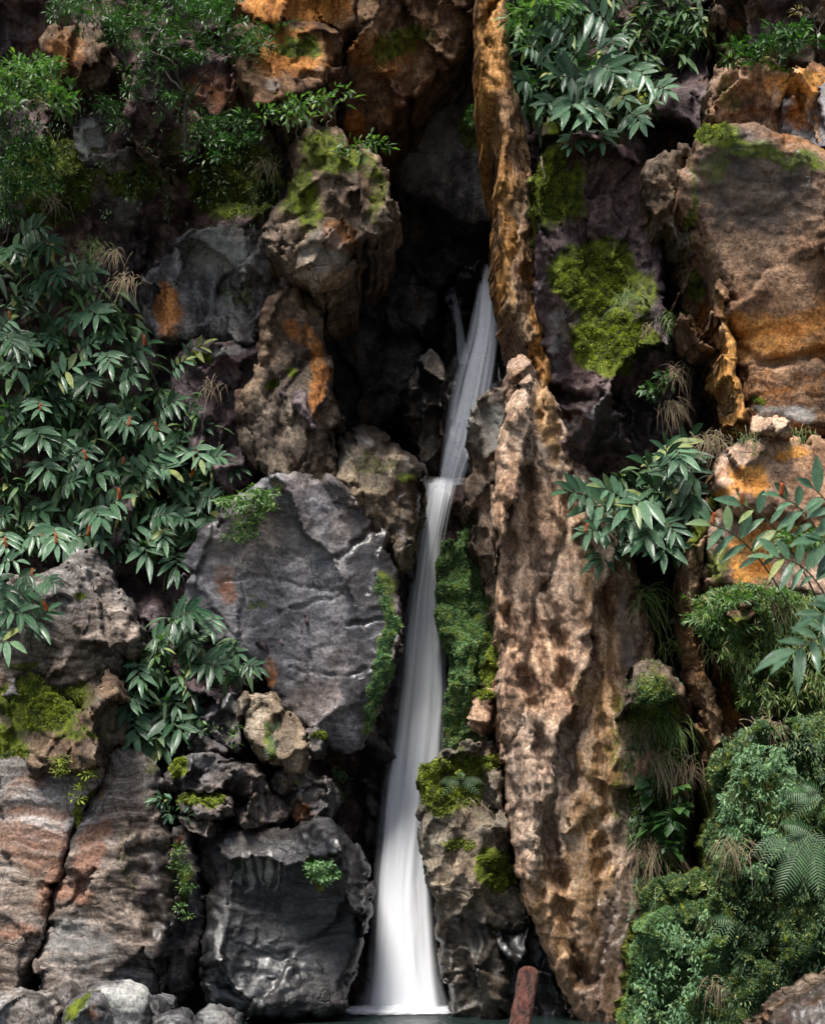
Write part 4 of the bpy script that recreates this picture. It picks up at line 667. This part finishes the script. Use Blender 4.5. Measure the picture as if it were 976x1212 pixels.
def shrub(label, ell, D, trunk=None, n=2200, L=.055, W=.3, mat='small', name='shrub', flat=.5, dep=.3, group=None, up=.25, cat='shrub', tw=None):
    tw = tw or (.24 if L > .06 else .07)
    if L <= .045: dep = min(dep, .1)
    """branches (list of pixel polylines) and a crown of leaves gathered in sprays"""
    c0 = ell[0]; base = P(*(trunk[0][0] if trunk else c0[:2]), D+.2); e = empty(name, base); tag(e, label, cat, group)
    ps, ds, ns = [], [], []; area = sum(q[2]*q[3] for q in ell)
    for (cx, cy, rx, ry) in ell:
        k = max(20, int(n*rx*ry/area)); m = max(3, int(k/26))
        for _ in range(m):      # a spray: a twig with leaves round its end
            r = math.sqrt(R_.random()); th = R_.uniform(0, 6.28); x, y = cx+rx*r*math.cos(th), cy+ry*r*math.sin(th)
            o = P(x, y, D+R_.uniform(-dep, dep)); ax = norm(np.array([R_.uniform(-1, 1), R_.uniform(-1, .2), up*R_.uniform(-.5, 1.3)])); j = k//m
            s = RNG.random(j)**.7; sd = RNG.normal(size=(j, 3)); p = o+ax*(s*tw)[:, None]+sd*[.03, .03, .015]
            ps.append(p); ds.append(norm(ax*.7+norm(sd)*.9)); ns.append(norm(np.array([0, -.25, 1])+RNG.normal(size=(j, 3))*.35))
    ps, ds, ns = map(np.concatenate, (ps, ds, ns)); Ls = L*RNG.uniform(.6, 1.3, len(ps))
    leaves('crown', ps, ds, ns, Ls, Ls*W, MATS[mat], e, seg=2, droop=.2)
    if trunk:
        lst = []
        for q in trunk:
            w0 = q[-1] if isinstance(q[-1], float) else .02; pt = [t for t in q if not isinstance(t, float)]
            pt = np.array([P(*t, D+.1+R_.uniform(-.05, .1)) for t in pt]); tt = np.linspace(0, 1, len(pt)); t2 = np.linspace(0, 1, len(pt)*4)
            pt = np.stack([np.interp(t2, tt, pt[:, i]) for i in range(3)], 1)+.012*RNG.normal(size=(len(t2), 3)); lst.append((pt, np.linspace(w0, w0*.4, len(pt))))
        tubes('branches', lst, MATS['twig'], e)
    return e
shrub('wide layered shrub with thin dark trunk across the top left of the cliff', [(95,15,30,14),(130,28,30,10),(75,4,30,8),(150,50,22,8),(185,60,24,10),(215,44,26,8),(270,52,34,11),(315,48,26,10),(240,70,22,7),(190,78,26,8),(155,100,20,7),(185,116,26,7),(215,120,16,5),(300,68,34,6),(250,28,30,8),(205,18,40,10),(240,8,45,10),(170,30,20,8)], 19.9,
      [[(222,182),(218,150),(219,110),(205,70),(150,50),.03],[(219,130),(238,90),(262,60),.018],[(219,110),(190,80),(165,60),.016],[(222,160),(250,150),(275,110),(300,70),.014],[(218,150),(190,125),(160,105),.012]], 6000, .075, .28)
shrub('light green leafy shrub at the left edge below the top shrub', [(22,88,30,12),(15,108,26,12),(45,100,20,10),(10,130,18,12),(60,82,10,8)], 20.0, [[(10,150),(20,120),(30,95),.012]], 1500, .09, .38, 'lightleaf')
shrub('broad leaved light green plant beside the pale lichen rock', [(70,118,18,6),(82,124,14,5),(55,125,12,6)], 20.0, [[(60,150),(70,128),.01]], 160, .13, .4, 'lightleaf')
shrub('greyish green shrub half way down the left edge', [(18,160,26,12),(14,182,22,10),(32,200,24,12),(14,216,20,12)], 20.1, [[(6,240),(14,200),(20,170),.012]], 1600, .07, .32, 'small')
shrub('feathery shrub above the ginger thicket at the left edge', [(14,232,26,10),(40,226,18,8),(10,256,20,8)], 20.2, [[(4,290),(16,250),(22,235),.01]], 1000, .07, .3, 'small')
shrub('grey green sprig hanging over the pale lichen rock', [(130,122,16,12),(140,140,14,10)], 20.2, None, 500, .06, .3, 'small')
shrub('dark shrub growing on the moss left of the overhanging boulder', [(262,152,24,10),(250,170,22,10),(285,165,20,8),(300,150,14,8),(245,188,14,6)], 20.0, [[(262,190),(262,160),.012]], 1500, .065, .32, 'small')
shrub('small bright leaved plant standing on the overhanging boulder', [(352,130,14,6),(368,125,14,6),(345,145,10,6),(375,142,12,6)], 19.5, [[(352,168),(352,130),.008],[(370,165),(368,125),.007]], 170, .11, .34, 'lightleaf')
shrub('thin sprig of pale leaves at the cave side of the overhanging boulder', [(400,118,8,6),(392,128,6,5)], 19.5, [[(386,152),(392,130),(402,116),.007]], 40, .11, .34, 'lightleaf')
shrub('small tuft of leaves on the rounded brow of the overhanging boulder', [(425,172,12,5),(434,180,9,6)], 19.0, [[(428,188),(428,174),.006]], 110, .09, .36, 'lightleaf')
shrub('thin stemmed plant with yellowish leaves left of the white root', [(306,137,8,4),(300,142,8,3)], 19.7, [[(312,168),(310,140),.007]], 36, .11, .36, 'lightleaf')
shrub('low dark leaved bush on the upper right rock shelf', [(905,62,28,8),(930,45,18,10),(890,68,20,6),(950,50,14,8)], 19.3, [[(905,80),(915,60),.01]], 700, .11, .34, 'small')
shrub('bare twiggy branches in the upper right corner', [(948,12,6,3)], 19.2, [[(968,60),(966,35),(960,18),(945,6),.012],[(966,35),(955,22),(940,16),.008],[(962,22),(972,8),.007],[(966,40),(978,22),.008]], 24, .06, .3, 'straw', name='bare_branch', cat='branch')
shrub('pale leaves hanging in the top right beside the rusty column', [(632,20,20,10),(655,8,22,8),(618,38,12,8)], 19.4, None, 240, .15, .3, 'lightleaf')
shrub('small leafy plant in the crack above the upper ginger in the gorge', [(566,135,10,12),(575,150,8,12),(560,150,8,8)], 22.8, None, 420, .06, .5, 'small')
shrub('bright moss and leaves bunch beside the grey slab top', [(300,590,20,14),(310,605,16,12),(290,618,16,12),(318,590,12,10),(285,640,14,10),(270,600,16,12)], 19.75, None, 1300, .055, .5, 'lightleaf')
shrub('small leafy tuft between the mossy face and the shadowed crag', [(778,402,8,10),(790,450,8,14),(784,475,10,8)], 19.7, None, 260, .09, .6, 'small')
shrub('mixed weeds on the ledge under the orange boulders', [(850,718,20,8),(880,708,24,8),(920,712,24,8),(840,735,14,10),(860,745,12,12)], 18.0, None, 1700, .075, .3, 'lightleaf')
shrub('yellow green herb beside the right hand ginger stems', [(958,650,14,10),(965,640,10,10)], 15, None, 260, .08, .55, 'lightleaf')
shrub('ivy like vine with broad leaves hanging on the dry bank', [(788,938,10,12),(795,955,14,12),(785,972,12,12),(778,990,8,10),(790,925,8,8)], 18.8, [[(778,900),(785,940),(782,1000),.006]], 130, .15, .75, 'small', name='vine', cat='vine', up=-.4)

shrub('small green sprig growing from the wet layered boulder', [(378,1032,14,10),(388,1040,10,8)], 18.55, None, 700, .04, .6, 'carpet')
shrub('thin strip of leafy growth on the dark wall below the slab rim', [(402,935,4,16),(400,912,5,8),(412,880,8,8)], 21.0, None, 420, .045, .6, 'carpet', dep=.1)
shrub('bright ferny weeds in the narrow slot beside the layered boulder', [(208,1010,5,16),(222,1030,8,12),(224,1050,6,10),(218,1075,4,14)], 19.35, None, 420, .05, .5, 'lightleaf', dep=.1)
shrub('green sprig on the stacked stones beside the yellow mossy stone', [(202,955,8,10),(206,968,6,5)], 19.0, None, 60, .11, .4, 'ginger')
shrub('tiny bright plant at the foot of the pale topped stone', [(262,868,10,4)], 19.4, None, 50, .07, .4, 'lightleaf')
shrub('bright yellow green weeds in the diagonal crack of the banded rocks', [(112,905,10,5),(102,918,7,6),(92,935,7,6),(88,942,5,5)], 19.1, None, 260, .05, .5, 'moss')
shrub('round moss cushion on the face of the wide banded rock', [(72,912,8,5),(68,898,8,5)], 19.0, None, 260, .04, .5, 'moss')

for lb, pl, D, n, L, W, mt, dw in [
  ('mixed small weeds trailing over the dark green mound', [(850, 880), (976, 840), (1010, 1000), (1000, 1200), (860, 1200), (850, 1000)], 17.25, 5500, .04, .38, 'dkcarpet', .5),
  ('light wispy creeper leaves on the upper half of the dark green mound', [(850, 900), (920, 880), (960, 930), (920, 1040), (870, 1060), (848, 980)], 17.15, 3600, .045, .4, 'carpet', .4),
  ('trailing leaves over the low pale green mound', [(752, 1110), (850, 1075), (856, 1212), (750, 1212)], 17.55, 2600, .045, .45, 'carpet', .5),
  ('yellowing weeds scattered on the grassy bank under the orange boulders', [(828, 705), (976, 700), (1000, 860), (900, 850), (850, 750)], 17.95, 2400, .08, .2, 'grass', .6),
  ('small leaves hanging down the dry bank beside the tan pillar', [(748, 800), (805, 810), (808, 1010), (750, 1090), (742, 950)], 18.85, 1500, .07, .4, 'dkcarpet', .8),
  ('thin moss and weeds on the ledges of the upper left cliff', [(-10, 60), (140, 100), (330, 150), (330, 270), (150, 250), (-10, 260)], 20.55, 1300, .05, .35, 'dkcarpet', .5)]:
    undergrowth('weeds', lb, pl, D, n, L, W, mt, dep=.16, seg=2, cat='weeds', down=dw, wob=26)
# ---- ferns
def fern(px, py, D, label, fronds, size=1., mat='fern', group='ferns'):
    o = P(px, py, D); e = empty('fern', o); tag(e, label, 'fern', group)
    ps, ds, ns, Ls, st = [], [], [], [], []
    for (a, l, droop) in fronds:
        a = math.radians(a); d0 = np.array([math.cos(a), -.5, math.sin(a)]); l *= size
        npn = max(9, int(l*36)); t = np.linspace(0, 1, npn)[:, None]; c = o+norm(d0)*l*t-np.array([0, 0, 1])*droop*l*t*t; T = norm(np.gradient(c, axis=0)); st.append((c, np.linspace(.005, .0015, npn)*size))
        sd = norm(np.cross(T, norm(TOC(o)+np.array([0, 0, .4]))))
        for sg in (1, -1):
            w_ = np.sin(np.pi*np.clip(t[:, 0]*.85+.12, 0, 1))*.24*l+.008
            ps.append(c[1:]); ds.append(norm(sd[1:]*sg+T[1:]*.45-[0, 0, .15])); ns.append(np.repeat(norm(TOC(o)+np.array([0, 0, .7]))[None], npn-1, 0)); Ls.append(w_[1:])
    ps, ds, ns, Ls = map(np.concatenate, (ps, ds, ns, Ls))
    leaves('fronds', ps, ds, ns, Ls, Ls*.10+.003, MATS[mat], e, seg=3, droop=.15, shape='strap'); tubes('stalks', st, MATS['stem'], e, 4)
fern(960, 985, 16.6, 'large fern with broad drooping fronds on the dark green mound', [(195, .55, .3), (232, .7, .2), (272, .65, .1), (312, .5, .1), (150, .45, .3)])
fern(972, 940, 16.8, 'smaller fern just above the large fern at the right edge', [(170, .5, .2), (200, .4, .3), (140, .35, .3)])
fern(920, 990, 16.9, 'pale fern frond left of the large fern', [(200, .35, .3), (230, .35, .2)])
fern(778, 918, 18.7, 'small pale fern sprouting from the dry bank', [(190, .3, .2), (220, .3, .2), (330, .28, .2), (20, .2, .5)])
fern(322, 868, 19.0, 'tiny fern growing in the crack of the grey tan wedge boulder', [(260, .3, .1), (280, .25, .1), (60, .2, .2), (120, .22, .2)], mat='fern')
fern(545, 925, 19.0, 'small fern spreading over the mossy rock beside the falls', [(160, .28, .4), (200, .25, .3), (20, .28, .4), (340, .25, .3), (90, .2, .4)])
fern(868, 1090, 17.0, 'dark little fern at the left side of the dark green mound', [(200, .3, .3), (160, .3, .3), (240, .25, .2)])
# ---- grass tufts
def tuft(px, py, D, label, n=50, L=.3, mat='grass', spread=70, down=.7, group='grass tufts hanging from the rocks'):
    o = P(px, py, D); n = int(n*1.5); a = np.radians(RNG.normal(-90+R_.uniform(-15, 15), spread*R_.uniform(.4, .75), n)); d = np.stack([np.cos(a), -RNG.uniform(.2, .9, n), np.where(RNG.random(n) < .25, .6, -.25)+.25*RNG.normal(size=n)], 1)
    p = o+RNG.normal(size=(n, 3))*[.085, .03, .05]; Ls = L*RNG.uniform(.5, 1.3, n)
    leaves('grass_tuft', p, d, norm(np.stack([RNG.normal(size=n)*.4, -np.ones(n), RNG.uniform(.3, 1, n)], 1)), Ls, .0065+0*Ls, MATS[mat], None, seg=6, fold=.2, shape='strap', dd=RNG.uniform(.5, 1.5, n)*down/.7)
    tag(bpy.context.scene.objects[-1] if False else LASTOBJ(), label, 'grass tuft', group)
def LASTOBJ(): return COL.objects[-1]
TU = [(770,838,18.7,'green and straw grass tuft at the top of the dry bank','grass',60,.32),(755,862,18.7,'straw grass tuft hanging left on the dry bank','straw',50,.3),(797,858,18.6,'long bright grass tuft hanging on the right of the dry bank','grass',55,.36),(780,895,18.6,'bleached grass tuft above the small pale fern','straw',60,.33),(812,905,18.7,'dry brown grass hanging beside the dark recess','straw',45,.34),
 (768,1000,18.7,'long bleached grass skirt hanging low on the dry bank','straw',70,.5),(800,1050,18.2,'upright green grass tuft above the grassy hump','grass',50,.34),(838,1085,17.6,'grass tuft on the right of the grassy hump','grass',45,.28),(845,1165,17.3,'straw and green tuft in the crease between two green mounds','straw',36,.28),
 (742,350,19.5,'pale tuft of grass on the bright mossy face','grass',60,.24),(790,375,19.5,'small tuft of grass right of the mossy face','grass',45,.22),(775,385,19.6,'dry tuft of grass under the right edge of the mossy face','straw',40,.22),(800,440,19.5,'dry hanging grass beside the ochre column','straw',60,.3),(795,480,19.5,'tangle of dry grass above the middle right ginger','straw',60,.3),
 (845,520,18.5,'pinkish dry grass fringe at the foot of the ochre column','straw',90,.28),(950,512,18.1,'low green tuft on top of the upper orange boulder','grass',50,.16),(885,518,18.1,'tiny green tuft beside the small tan flat stone','grass',36,.14),(905,712,17.9,'hanging grass fringe below the lower orange boulder','straw',70,.26),(938,722,17.9,'green grass fringe right of the hanging dry fringe','grass',70,.24),
 (845,770,18.3,'grass tuft on the ochre rock rib','grass',40,.22),(905,855,17.6,'pale grass tuft at the top of the dark green mound','straw',60,.26),(925,960,17.2,'fine grass tuft in the middle of the dark green mound','grass',60,.3),(880,930,17.2,'wispy light grass at the upper left of the dark green mound','grass',80,.3),(870,1000,17.0,'wispy straw at the left rim of the dark green mound','straw',50,.3),
 (150,330,20.3,'dry reddish grass beside the ginger thicket top','straw',60,.28),(130,300,20.4,'dry grass hanging above the ginger thicket','straw',50,.25),(105,290,20.4,'green grass tuft above the ginger thicket','grass',45,.22),(315,190,20.1,'dead reddish grass in the moss left of the overhanging boulder','straw',45,.28),(60,235,20.4,'pale roots and dry grass at the left wall','straw',40,.3),
 (250,455,20.6,'dry tuft under the purple rock top','straw',30,.2),(560,955,18.95,'dry moss tuft on the mossy rock by the falls','straw',40,.16),(765,700,19.0,'fine dark grass hanging in the shade below the middle ginger','grass',50,.5),(800,760,19.3,'thin grass hanging in the dark recess','grass',40,.4)]
for (px, py, D, lb, mt, n, L) in TU: tuft(px, py, D, lb, int(n*.8), L*.72, mt)
# ---- single roots, twigs and the log
def strand(name, label, cat, pts, r, mat):
    pp = np.array([P(*q) for q in pts]); t = np.linspace(0, 1, len(pp)); t2 = np.linspace(0, 1, len(pp)*6); c = np.stack([np.interp(t2, t, pp[:, i]) for i in range(3)], 1)+.006*RNG.normal(size=(len(t2), 3))
    o = tubes(name, [(c, np.linspace(r, r*.5, len(c)))], MATS[mat]); tag(o, label, cat)
strand('root', 'bright white bare root hanging on the rusty block', 'root', [(322, 80, 19.9), (317, 90, 19.9), (318, 110, 19.9), (316, 130, 19.9), (322, 148, 19.9)], .012, 'root')
strand('root', 'forked pale root at the left wall above the thicket', 'root', [(66, 228, 20.4), (64, 240, 20.4), (56, 255, 20.35)], .012, 'root')
strand('root', 'curling grey root on the mossy face beneath the top right ginger', 'root', [(640, 185, 19.5), (642, 200, 19.45), (646, 216, 19.5)], .01, 'root')
strand('root', 'thin arched root hanging from the left mossy ledge', 'root', [(22, 895, 19.2), (20, 910, 19.15), (14, 925, 19.2)], .01, 'root')
n1 = 44; zz = np.linspace(0, 1, n1); Lp = np.array([P(608, 1250, 17.3)+(P(627, 1146, 17.6)-P(608, 1250, 17.3))*t for t in zz]); ns_ = 26
rr = .108*(1+.05*fbm(zz*6, 0*zz, 3.3, 3)); rr[-5:] *= [.99, .96, .9, .78, .55]; rr *= 1.03
LV, LF = tube(Lp, rr, ns_); N0 = norm(LV-np.repeat(Lp, ns_, 0)); LV = LV+N0*(.02*fbm(LV[:, 0]*14, LV[:, 1]*14, LV[:, 2]*4, 5))[:, None]
lg = mesh_obj('log', LV, LF, plainmat('red_bark', (.012, .006, .005), (.17, .055, .035), .4, 11, .12, (1, 1, .5))); tag(lg, 'short reddish brown log standing upright at the bottom beside the tan pillar', 'log')
rg = LV[-ns_:]; ce = rg.mean(0)+np.array([0, 0, .012]); CVt = np.concatenate([rg, ce[None]]); CFt = np.array([[i, (i+1) % ns_, ns_, ns_] for i in range(0)] or [[i, (i+1) % ns_, (i+2) % ns_, ns_] for i in range(0, ns_, 2)])
mesh_obj('cut_end', CVt, CFt, plainmat('log_end', (.05, .03, .025), (.14, .09, .07), .8, 20), lg)
# ------------------------------------------------------------ water
def watermat():
    m, nt, b, out = newmat('pool_water'); g = NT(nt); tc = g.n('ShaderNodeNewGeometry').outputs['Position']
    b.inputs['Base Color'].default_value = (.012, .022, .02, 1); b.inputs['Roughness'].default_value = .08
    n = g.m('ADD', g.noise(tc, 3.5, 4), g.m('MULTIPLY', g.noise(tc, 14, 3), .3)); bp = g.n('ShaderNodeBump'); bp.inputs['Distance'].default_value = .06; g.l(n, bp.inputs['Height']); g.l(bp.outputs[0], b.inputs['Normal'])
    return m
xs = np.linspace(-30, 30, 61); ys = np.linspace(-45, 4, 50); Xw, Yw = np.meshgrid(xs, ys)
iw = np.arange(Xw.size).reshape(Xw.shape); FW = np.stack([iw[:-1, :-1], iw[:-1, 1:], iw[1:, 1:], iw[1:, :-1]], -1).reshape(-1, 4)
o = mesh_obj('water', np.stack([Xw, Yw, 0*Xw+.01*fbm(Xw, Yw, 1.5, 3)], -1).reshape(-1, 3), FW, watermat(), base=np.zeros(3)); tag(o, 'dark still pool water at the foot of the waterfall', 'pool', kind='structure')
xs = np.concatenate([np.linspace(-150, -16, 12), np.linspace(-15, 15, 41), np.linspace(16, 150, 12)]); ys = np.concatenate([np.linspace(-250, -26, 12), np.linspace(-25, 6, 41)]); Xw, Yw = np.meshgrid(xs, ys)
iw = np.arange(Xw.size).reshape(Xw.shape); FW = np.stack([iw[:-1, :-1], iw[:-1, 1:], iw[1:, 1:], iw[1:, :-1]], -1).reshape(-1, 4)
zg = -.55+.3*fbm(Xw*.5, Yw*.5, 3.5, 4)+1.8*sstep(-21, -30, Yw)
o = mesh_obj('ground', np.stack([Xw, Yw, zg], -1).reshape(-1, 3), FW, RM['stone'], base=np.zeros(3)); tag(o, 'stony river bed and bank under the pool', 'ground', kind='structure')

def fallmat(name, dens, lo, hi, tint=(.88, .90, .94), top=.02):
    m, nt, b, out = newmat(name); g = NT(nt)
    uv = g.n('ShaderNodeUVMap', uv_map='UVMap').outputs[0]; s = g.n('ShaderNodeSeparateXYZ'); g.l(uv, s.inputs[0])
    st = g.noise(g.mapping(uv, (9, .35, 1)), 1., 4, .55, .1); st2 = g.noise(g.mapping(uv, (38, .8, 1)), 1., 3, .5)
    e = g.m('SUBTRACT', 1., g.m('ABSOLUTE', g.m('SUBTRACT', g.m('MULTIPLY', s.outputs[0], 2.), 1.)))
    ef = g.ramp(e, [(0., .05), (.12, .7), (.3, 1.)])
    a = g.m('MULTIPLY', ef, g.ramp(g.m('ADD', g.m('MULTIPLY', st, .75), g.m('MULTIPLY', st2, .25)), [(.32, lo), (.62, hi)]))
    a = g.m('MULTIPLY', g.m('MULTIPLY', a, dens, clamp=True), g.ramp(g.m('ADD', s.outputs[1], g.m('MULTIPLY', g.m('SUBTRACT', st2, .5), .03)), [(0., 0.), (top, 1.)]))
    d = g.n('ShaderNodeBsdfDiffuse'); d.inputs[0].default_value = (*tint, 1); t = g.n('ShaderNodeBsdfTranslucent'); t.inputs[0].default_value = (*tint, 1)
    mx = g.n('ShaderNodeMixShader'); mx.inputs[0].default_value = .35; g.l(d.outputs[0], mx.inputs[1]); g.l(t.outputs[0], mx.inputs[2])
    tr = g.n('ShaderNodeBsdfTransparent'); m2 = g.n('ShaderNodeMixShader'); g.l(a, m2.inputs[0]); g.l(tr.outputs[0], m2.inputs[1]); g.l(mx.outputs[0], m2.inputs[2]); g.l(m2.outputs[0], out.inputs[0])
    return m
FM1 = fallmat('falling_water_dense', 1.2, .78, 1.); FM2 = fallmat('falling_water_thin', .4, .0, 1.); FM3 = fallmat('falling_water_shade_tint', .3, .6, 1., (.6, .65, .74))  # upper water greyed: the deep gorge shade is put into its tint
FM4 = fallmat('falling_veil_shade_tint', .3, .1, 1., (.45, .5, .6))  # veil and trickle tint greyed too, carrying the same painted shade
wf = empty('waterfall', P(480, 1195, 20.5)); tag(wf, 'tall white silky waterfall dropping in two steps into the pool', 'waterfall')
def sheet(name, rows, D0, D1, mat, bulge=.12, seed=0, nu=28, nv=110, fold=.035, grow=1.):
    rows = np.array(rows, float); py = np.linspace(rows[0, 0], rows[-1, 0], nv); L = np.interp(py, rows[:, 0], rows[:, 1]); R = np.interp(py, rows[:, 0], rows[:, 2])
    k = np.ones(13)/13; L = np.convolve(np.pad(L, 6, 'edge'), k, 'valid'); R = np.convolve(np.pad(R, 6, 'edge'), k, 'valid')
    c, h = (L+R)/2, (R-L)/2*grow; u = np.linspace(0, 1, nu); U, Vv = np.meshgrid(u, py)
    X = c[:, None]+h[:, None]*(2*U-1)+1.2*fbm(U*5, Vv/60, seed, 3)
    t = (Vv-py[0])/(py[-1]-py[0]); D = D0+(D1-D0)*t**.8-bulge*np.sin(np.pi*U)+fold*fbm(U*7, Vv/220, seed+3, 4)
    if name == 'lower_fall': D = D+.35*np.exp(-t*45)
    Yv = Vv+(5*(2*U-1)**2*np.exp(-t*50) if name.startswith('lower') else 0)+1.5*fbm(U*4, Vv*0, seed+8, 2)*np.exp(-t*30)
    V = P(X, Yv, D).reshape(-1, 3); i = np.arange(X.size).reshape(X.shape); Fc = np.stack([i[:-1, :-1], i[1:, :-1], i[1:, 1:], i[:-1, 1:]], -1).reshape(-1, 4)
    uv = np.stack([U+seed*.37, (Vv-py[0])/400], -1).reshape(-1, 2); uv[:, 0] = U.ravel()
    return mesh_obj(name, V, Fc, mat, wf, uv=uv)
low = [(564, 509, 540), (571, 508, 538), (585, 506, 535), (605, 503, 528), (627, 499, 522), (672, 492, 519), (717, 486, 520), (756, 481, 522), (800, 476, 525), (840, 472, 525), (900, 463, 520), (950, 456, 514), (1000, 451, 509), (1050, 447, 509), (1100, 444, 512), (1150, 441, 516), (1180, 439, 519), (1204, 434, 524)]
up = [(311, 573, 589), (341, 568, 588), (372, 566, 587), (403, 562, 587), (434, 552, 584), (464, 545, 580), (495, 537, 568), (526, 528, 560), (557, 521, 549), (574, 519, 544)]
sheet('lower_fall', low, 21.9, 20.45, FM1, .14, 1); 
sheet('lower_fall_veil', [(a, l-7, r+5) for a, l, r in low], 22.0, 20.55, FM2, .1, 4)
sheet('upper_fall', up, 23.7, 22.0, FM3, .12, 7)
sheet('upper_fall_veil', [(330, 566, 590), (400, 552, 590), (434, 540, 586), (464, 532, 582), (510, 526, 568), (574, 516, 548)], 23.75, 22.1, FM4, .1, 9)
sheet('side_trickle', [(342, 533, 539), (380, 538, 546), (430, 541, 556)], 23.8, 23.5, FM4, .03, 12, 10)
sheet('spray', [(1120, 438, 518), (1160, 432, 524), (1185, 422, 532), (1206, 408, 540)], 20.5, 20.25, fallmat('spray', .22, .0, 1., top=.15), .2, 14, 30, 40)
# foam where the fall meets the pool
U, Vv = np.meshgrid(np.linspace(0, 2*np.pi, 70), np.linspace(0, 1, 16)); rx = .95*(1+.15*fbm(np.cos(U)*2, np.sin(U)*2, 1.5, 3)); 
bx, by = P(472, 1197, 20.45)[:2]
fx = bx+rx*Vv*np.cos(U); fy = by-.12+rx*.7*Vv*np.sin(U); fz = .015+.045*(1-Vv)**1.5+.025*(1-Vv)*fbm(fx*9, fy*9, 2.5, 3)
m, nt, b, out = newmat('foam'); b.inputs['Base Color'].default_value = (.8, .82, .85, 1); b.inputs['Roughness'].default_value = .7
g = NT(nt); uvn = g.n('ShaderNodeUVMap', uv_map='UVMap').outputs[0]; sx = g.n('ShaderNodeSeparateXYZ'); g.l(uvn, sx.inputs[0]); fn = g.noise(g.n('ShaderNodeNewGeometry').outputs['Position'], 7, 6, .7)
g.l(g.m('MULTIPLY', g.m('SUBTRACT', g.m('ADD', fn, .55), sx.outputs[1]), 2.2, clamp=True), b.inputs['Alpha'])
i = np.arange(U.size).reshape(U.shape); mesh_obj('foam', np.stack([fx, fy, fz], -1).reshape(-1, 3), np.stack([i[:-1, :-1], i[:-1, 1:], i[1:, 1:], i[1:, :-1]], -1).reshape(-1, 4), m, wf, uv=np.stack([U, Vv], -1).reshape(-1, 2))

# ------------------------------------------------------------ world, sun, camera
w = bpy.data.worlds.new('World'); SC.world = w; w.use_nodes = True; nt = w.node_tree; nt.nodes.clear()
sky = nt.nodes.new('ShaderNodeTexSky'); sky.sky_type = 'NISHITA'; sky.sun_disc = False
EL, AZ = math.radians(66), math.radians(207)      # azimuth measured clockwise from +y: the sun stands behind the camera, slightly to its left
sky.sun_elevation = EL; sky.sun_rotation = AZ; sky.air_density = 1.; sky.dust_density = 3.; sky.ozone_density = .6
bg = nt.nodes.new('ShaderNodeBackground'); bg.inputs[1].default_value = .08; wo = nt.nodes.new('ShaderNodeOutputWorld')
nt.links.new(sky.outputs[0], bg.inputs[0]); nt.links.new(bg.outputs[0], wo.inputs[0])
su = bpy.data.lights.new('sun', 'SUN'); su.energy = 4.6; su.angle = math.radians(20); su.color = (1, .96, .9)
so = bpy.data.objects.new('sun', su); COL.objects.link(so)
from mathutils import Vector
sd_ = Vector((math.sin(AZ)*math.cos(EL), math.cos(AZ)*math.cos(EL), math.sin(EL))); so.rotation_euler = (-sd_).to_track_quat('-Z', 'Y').to_euler()
cam = bpy.data.cameras.new('camera'); co = bpy.data.objects.new('camera', cam); COL.objects.link(co); SC.camera = co
co.location = (0, -20, 2); co.rotation_euler = (math.pi/2, 0, 0); cam.sensor_fit = 'HORIZONTAL'; cam.sensor_width = 36; cam.lens = F/976*36
cam.shift_y = (HY-606)/976; cam.clip_end = 1000; cam.clip_start = .1; cam.dof.use_dof = True; cam.dof.focus_distance = 20.; cam.dof.aperture_fstop = 2.
SC.view_settings.view_transform = 'Standard'; SC.view_settings.look = 'None'; SC.view_settings.exposure = .9; SC.view_settings.gamma = 1
SC.cycles.max_bounces = 5; SC.cycles.diffuse_bounces = 2; SC.cycles.glossy_bounces = 2; SC.cycles.transparent_max_bounces = 16; SC.cycles.use_denoising = True; SC.cycles.use_adaptive_sampling = True; SC.cycles.adaptive_threshold = .02
for o in SC.objects:
    if '_b' in o: del o['_b']
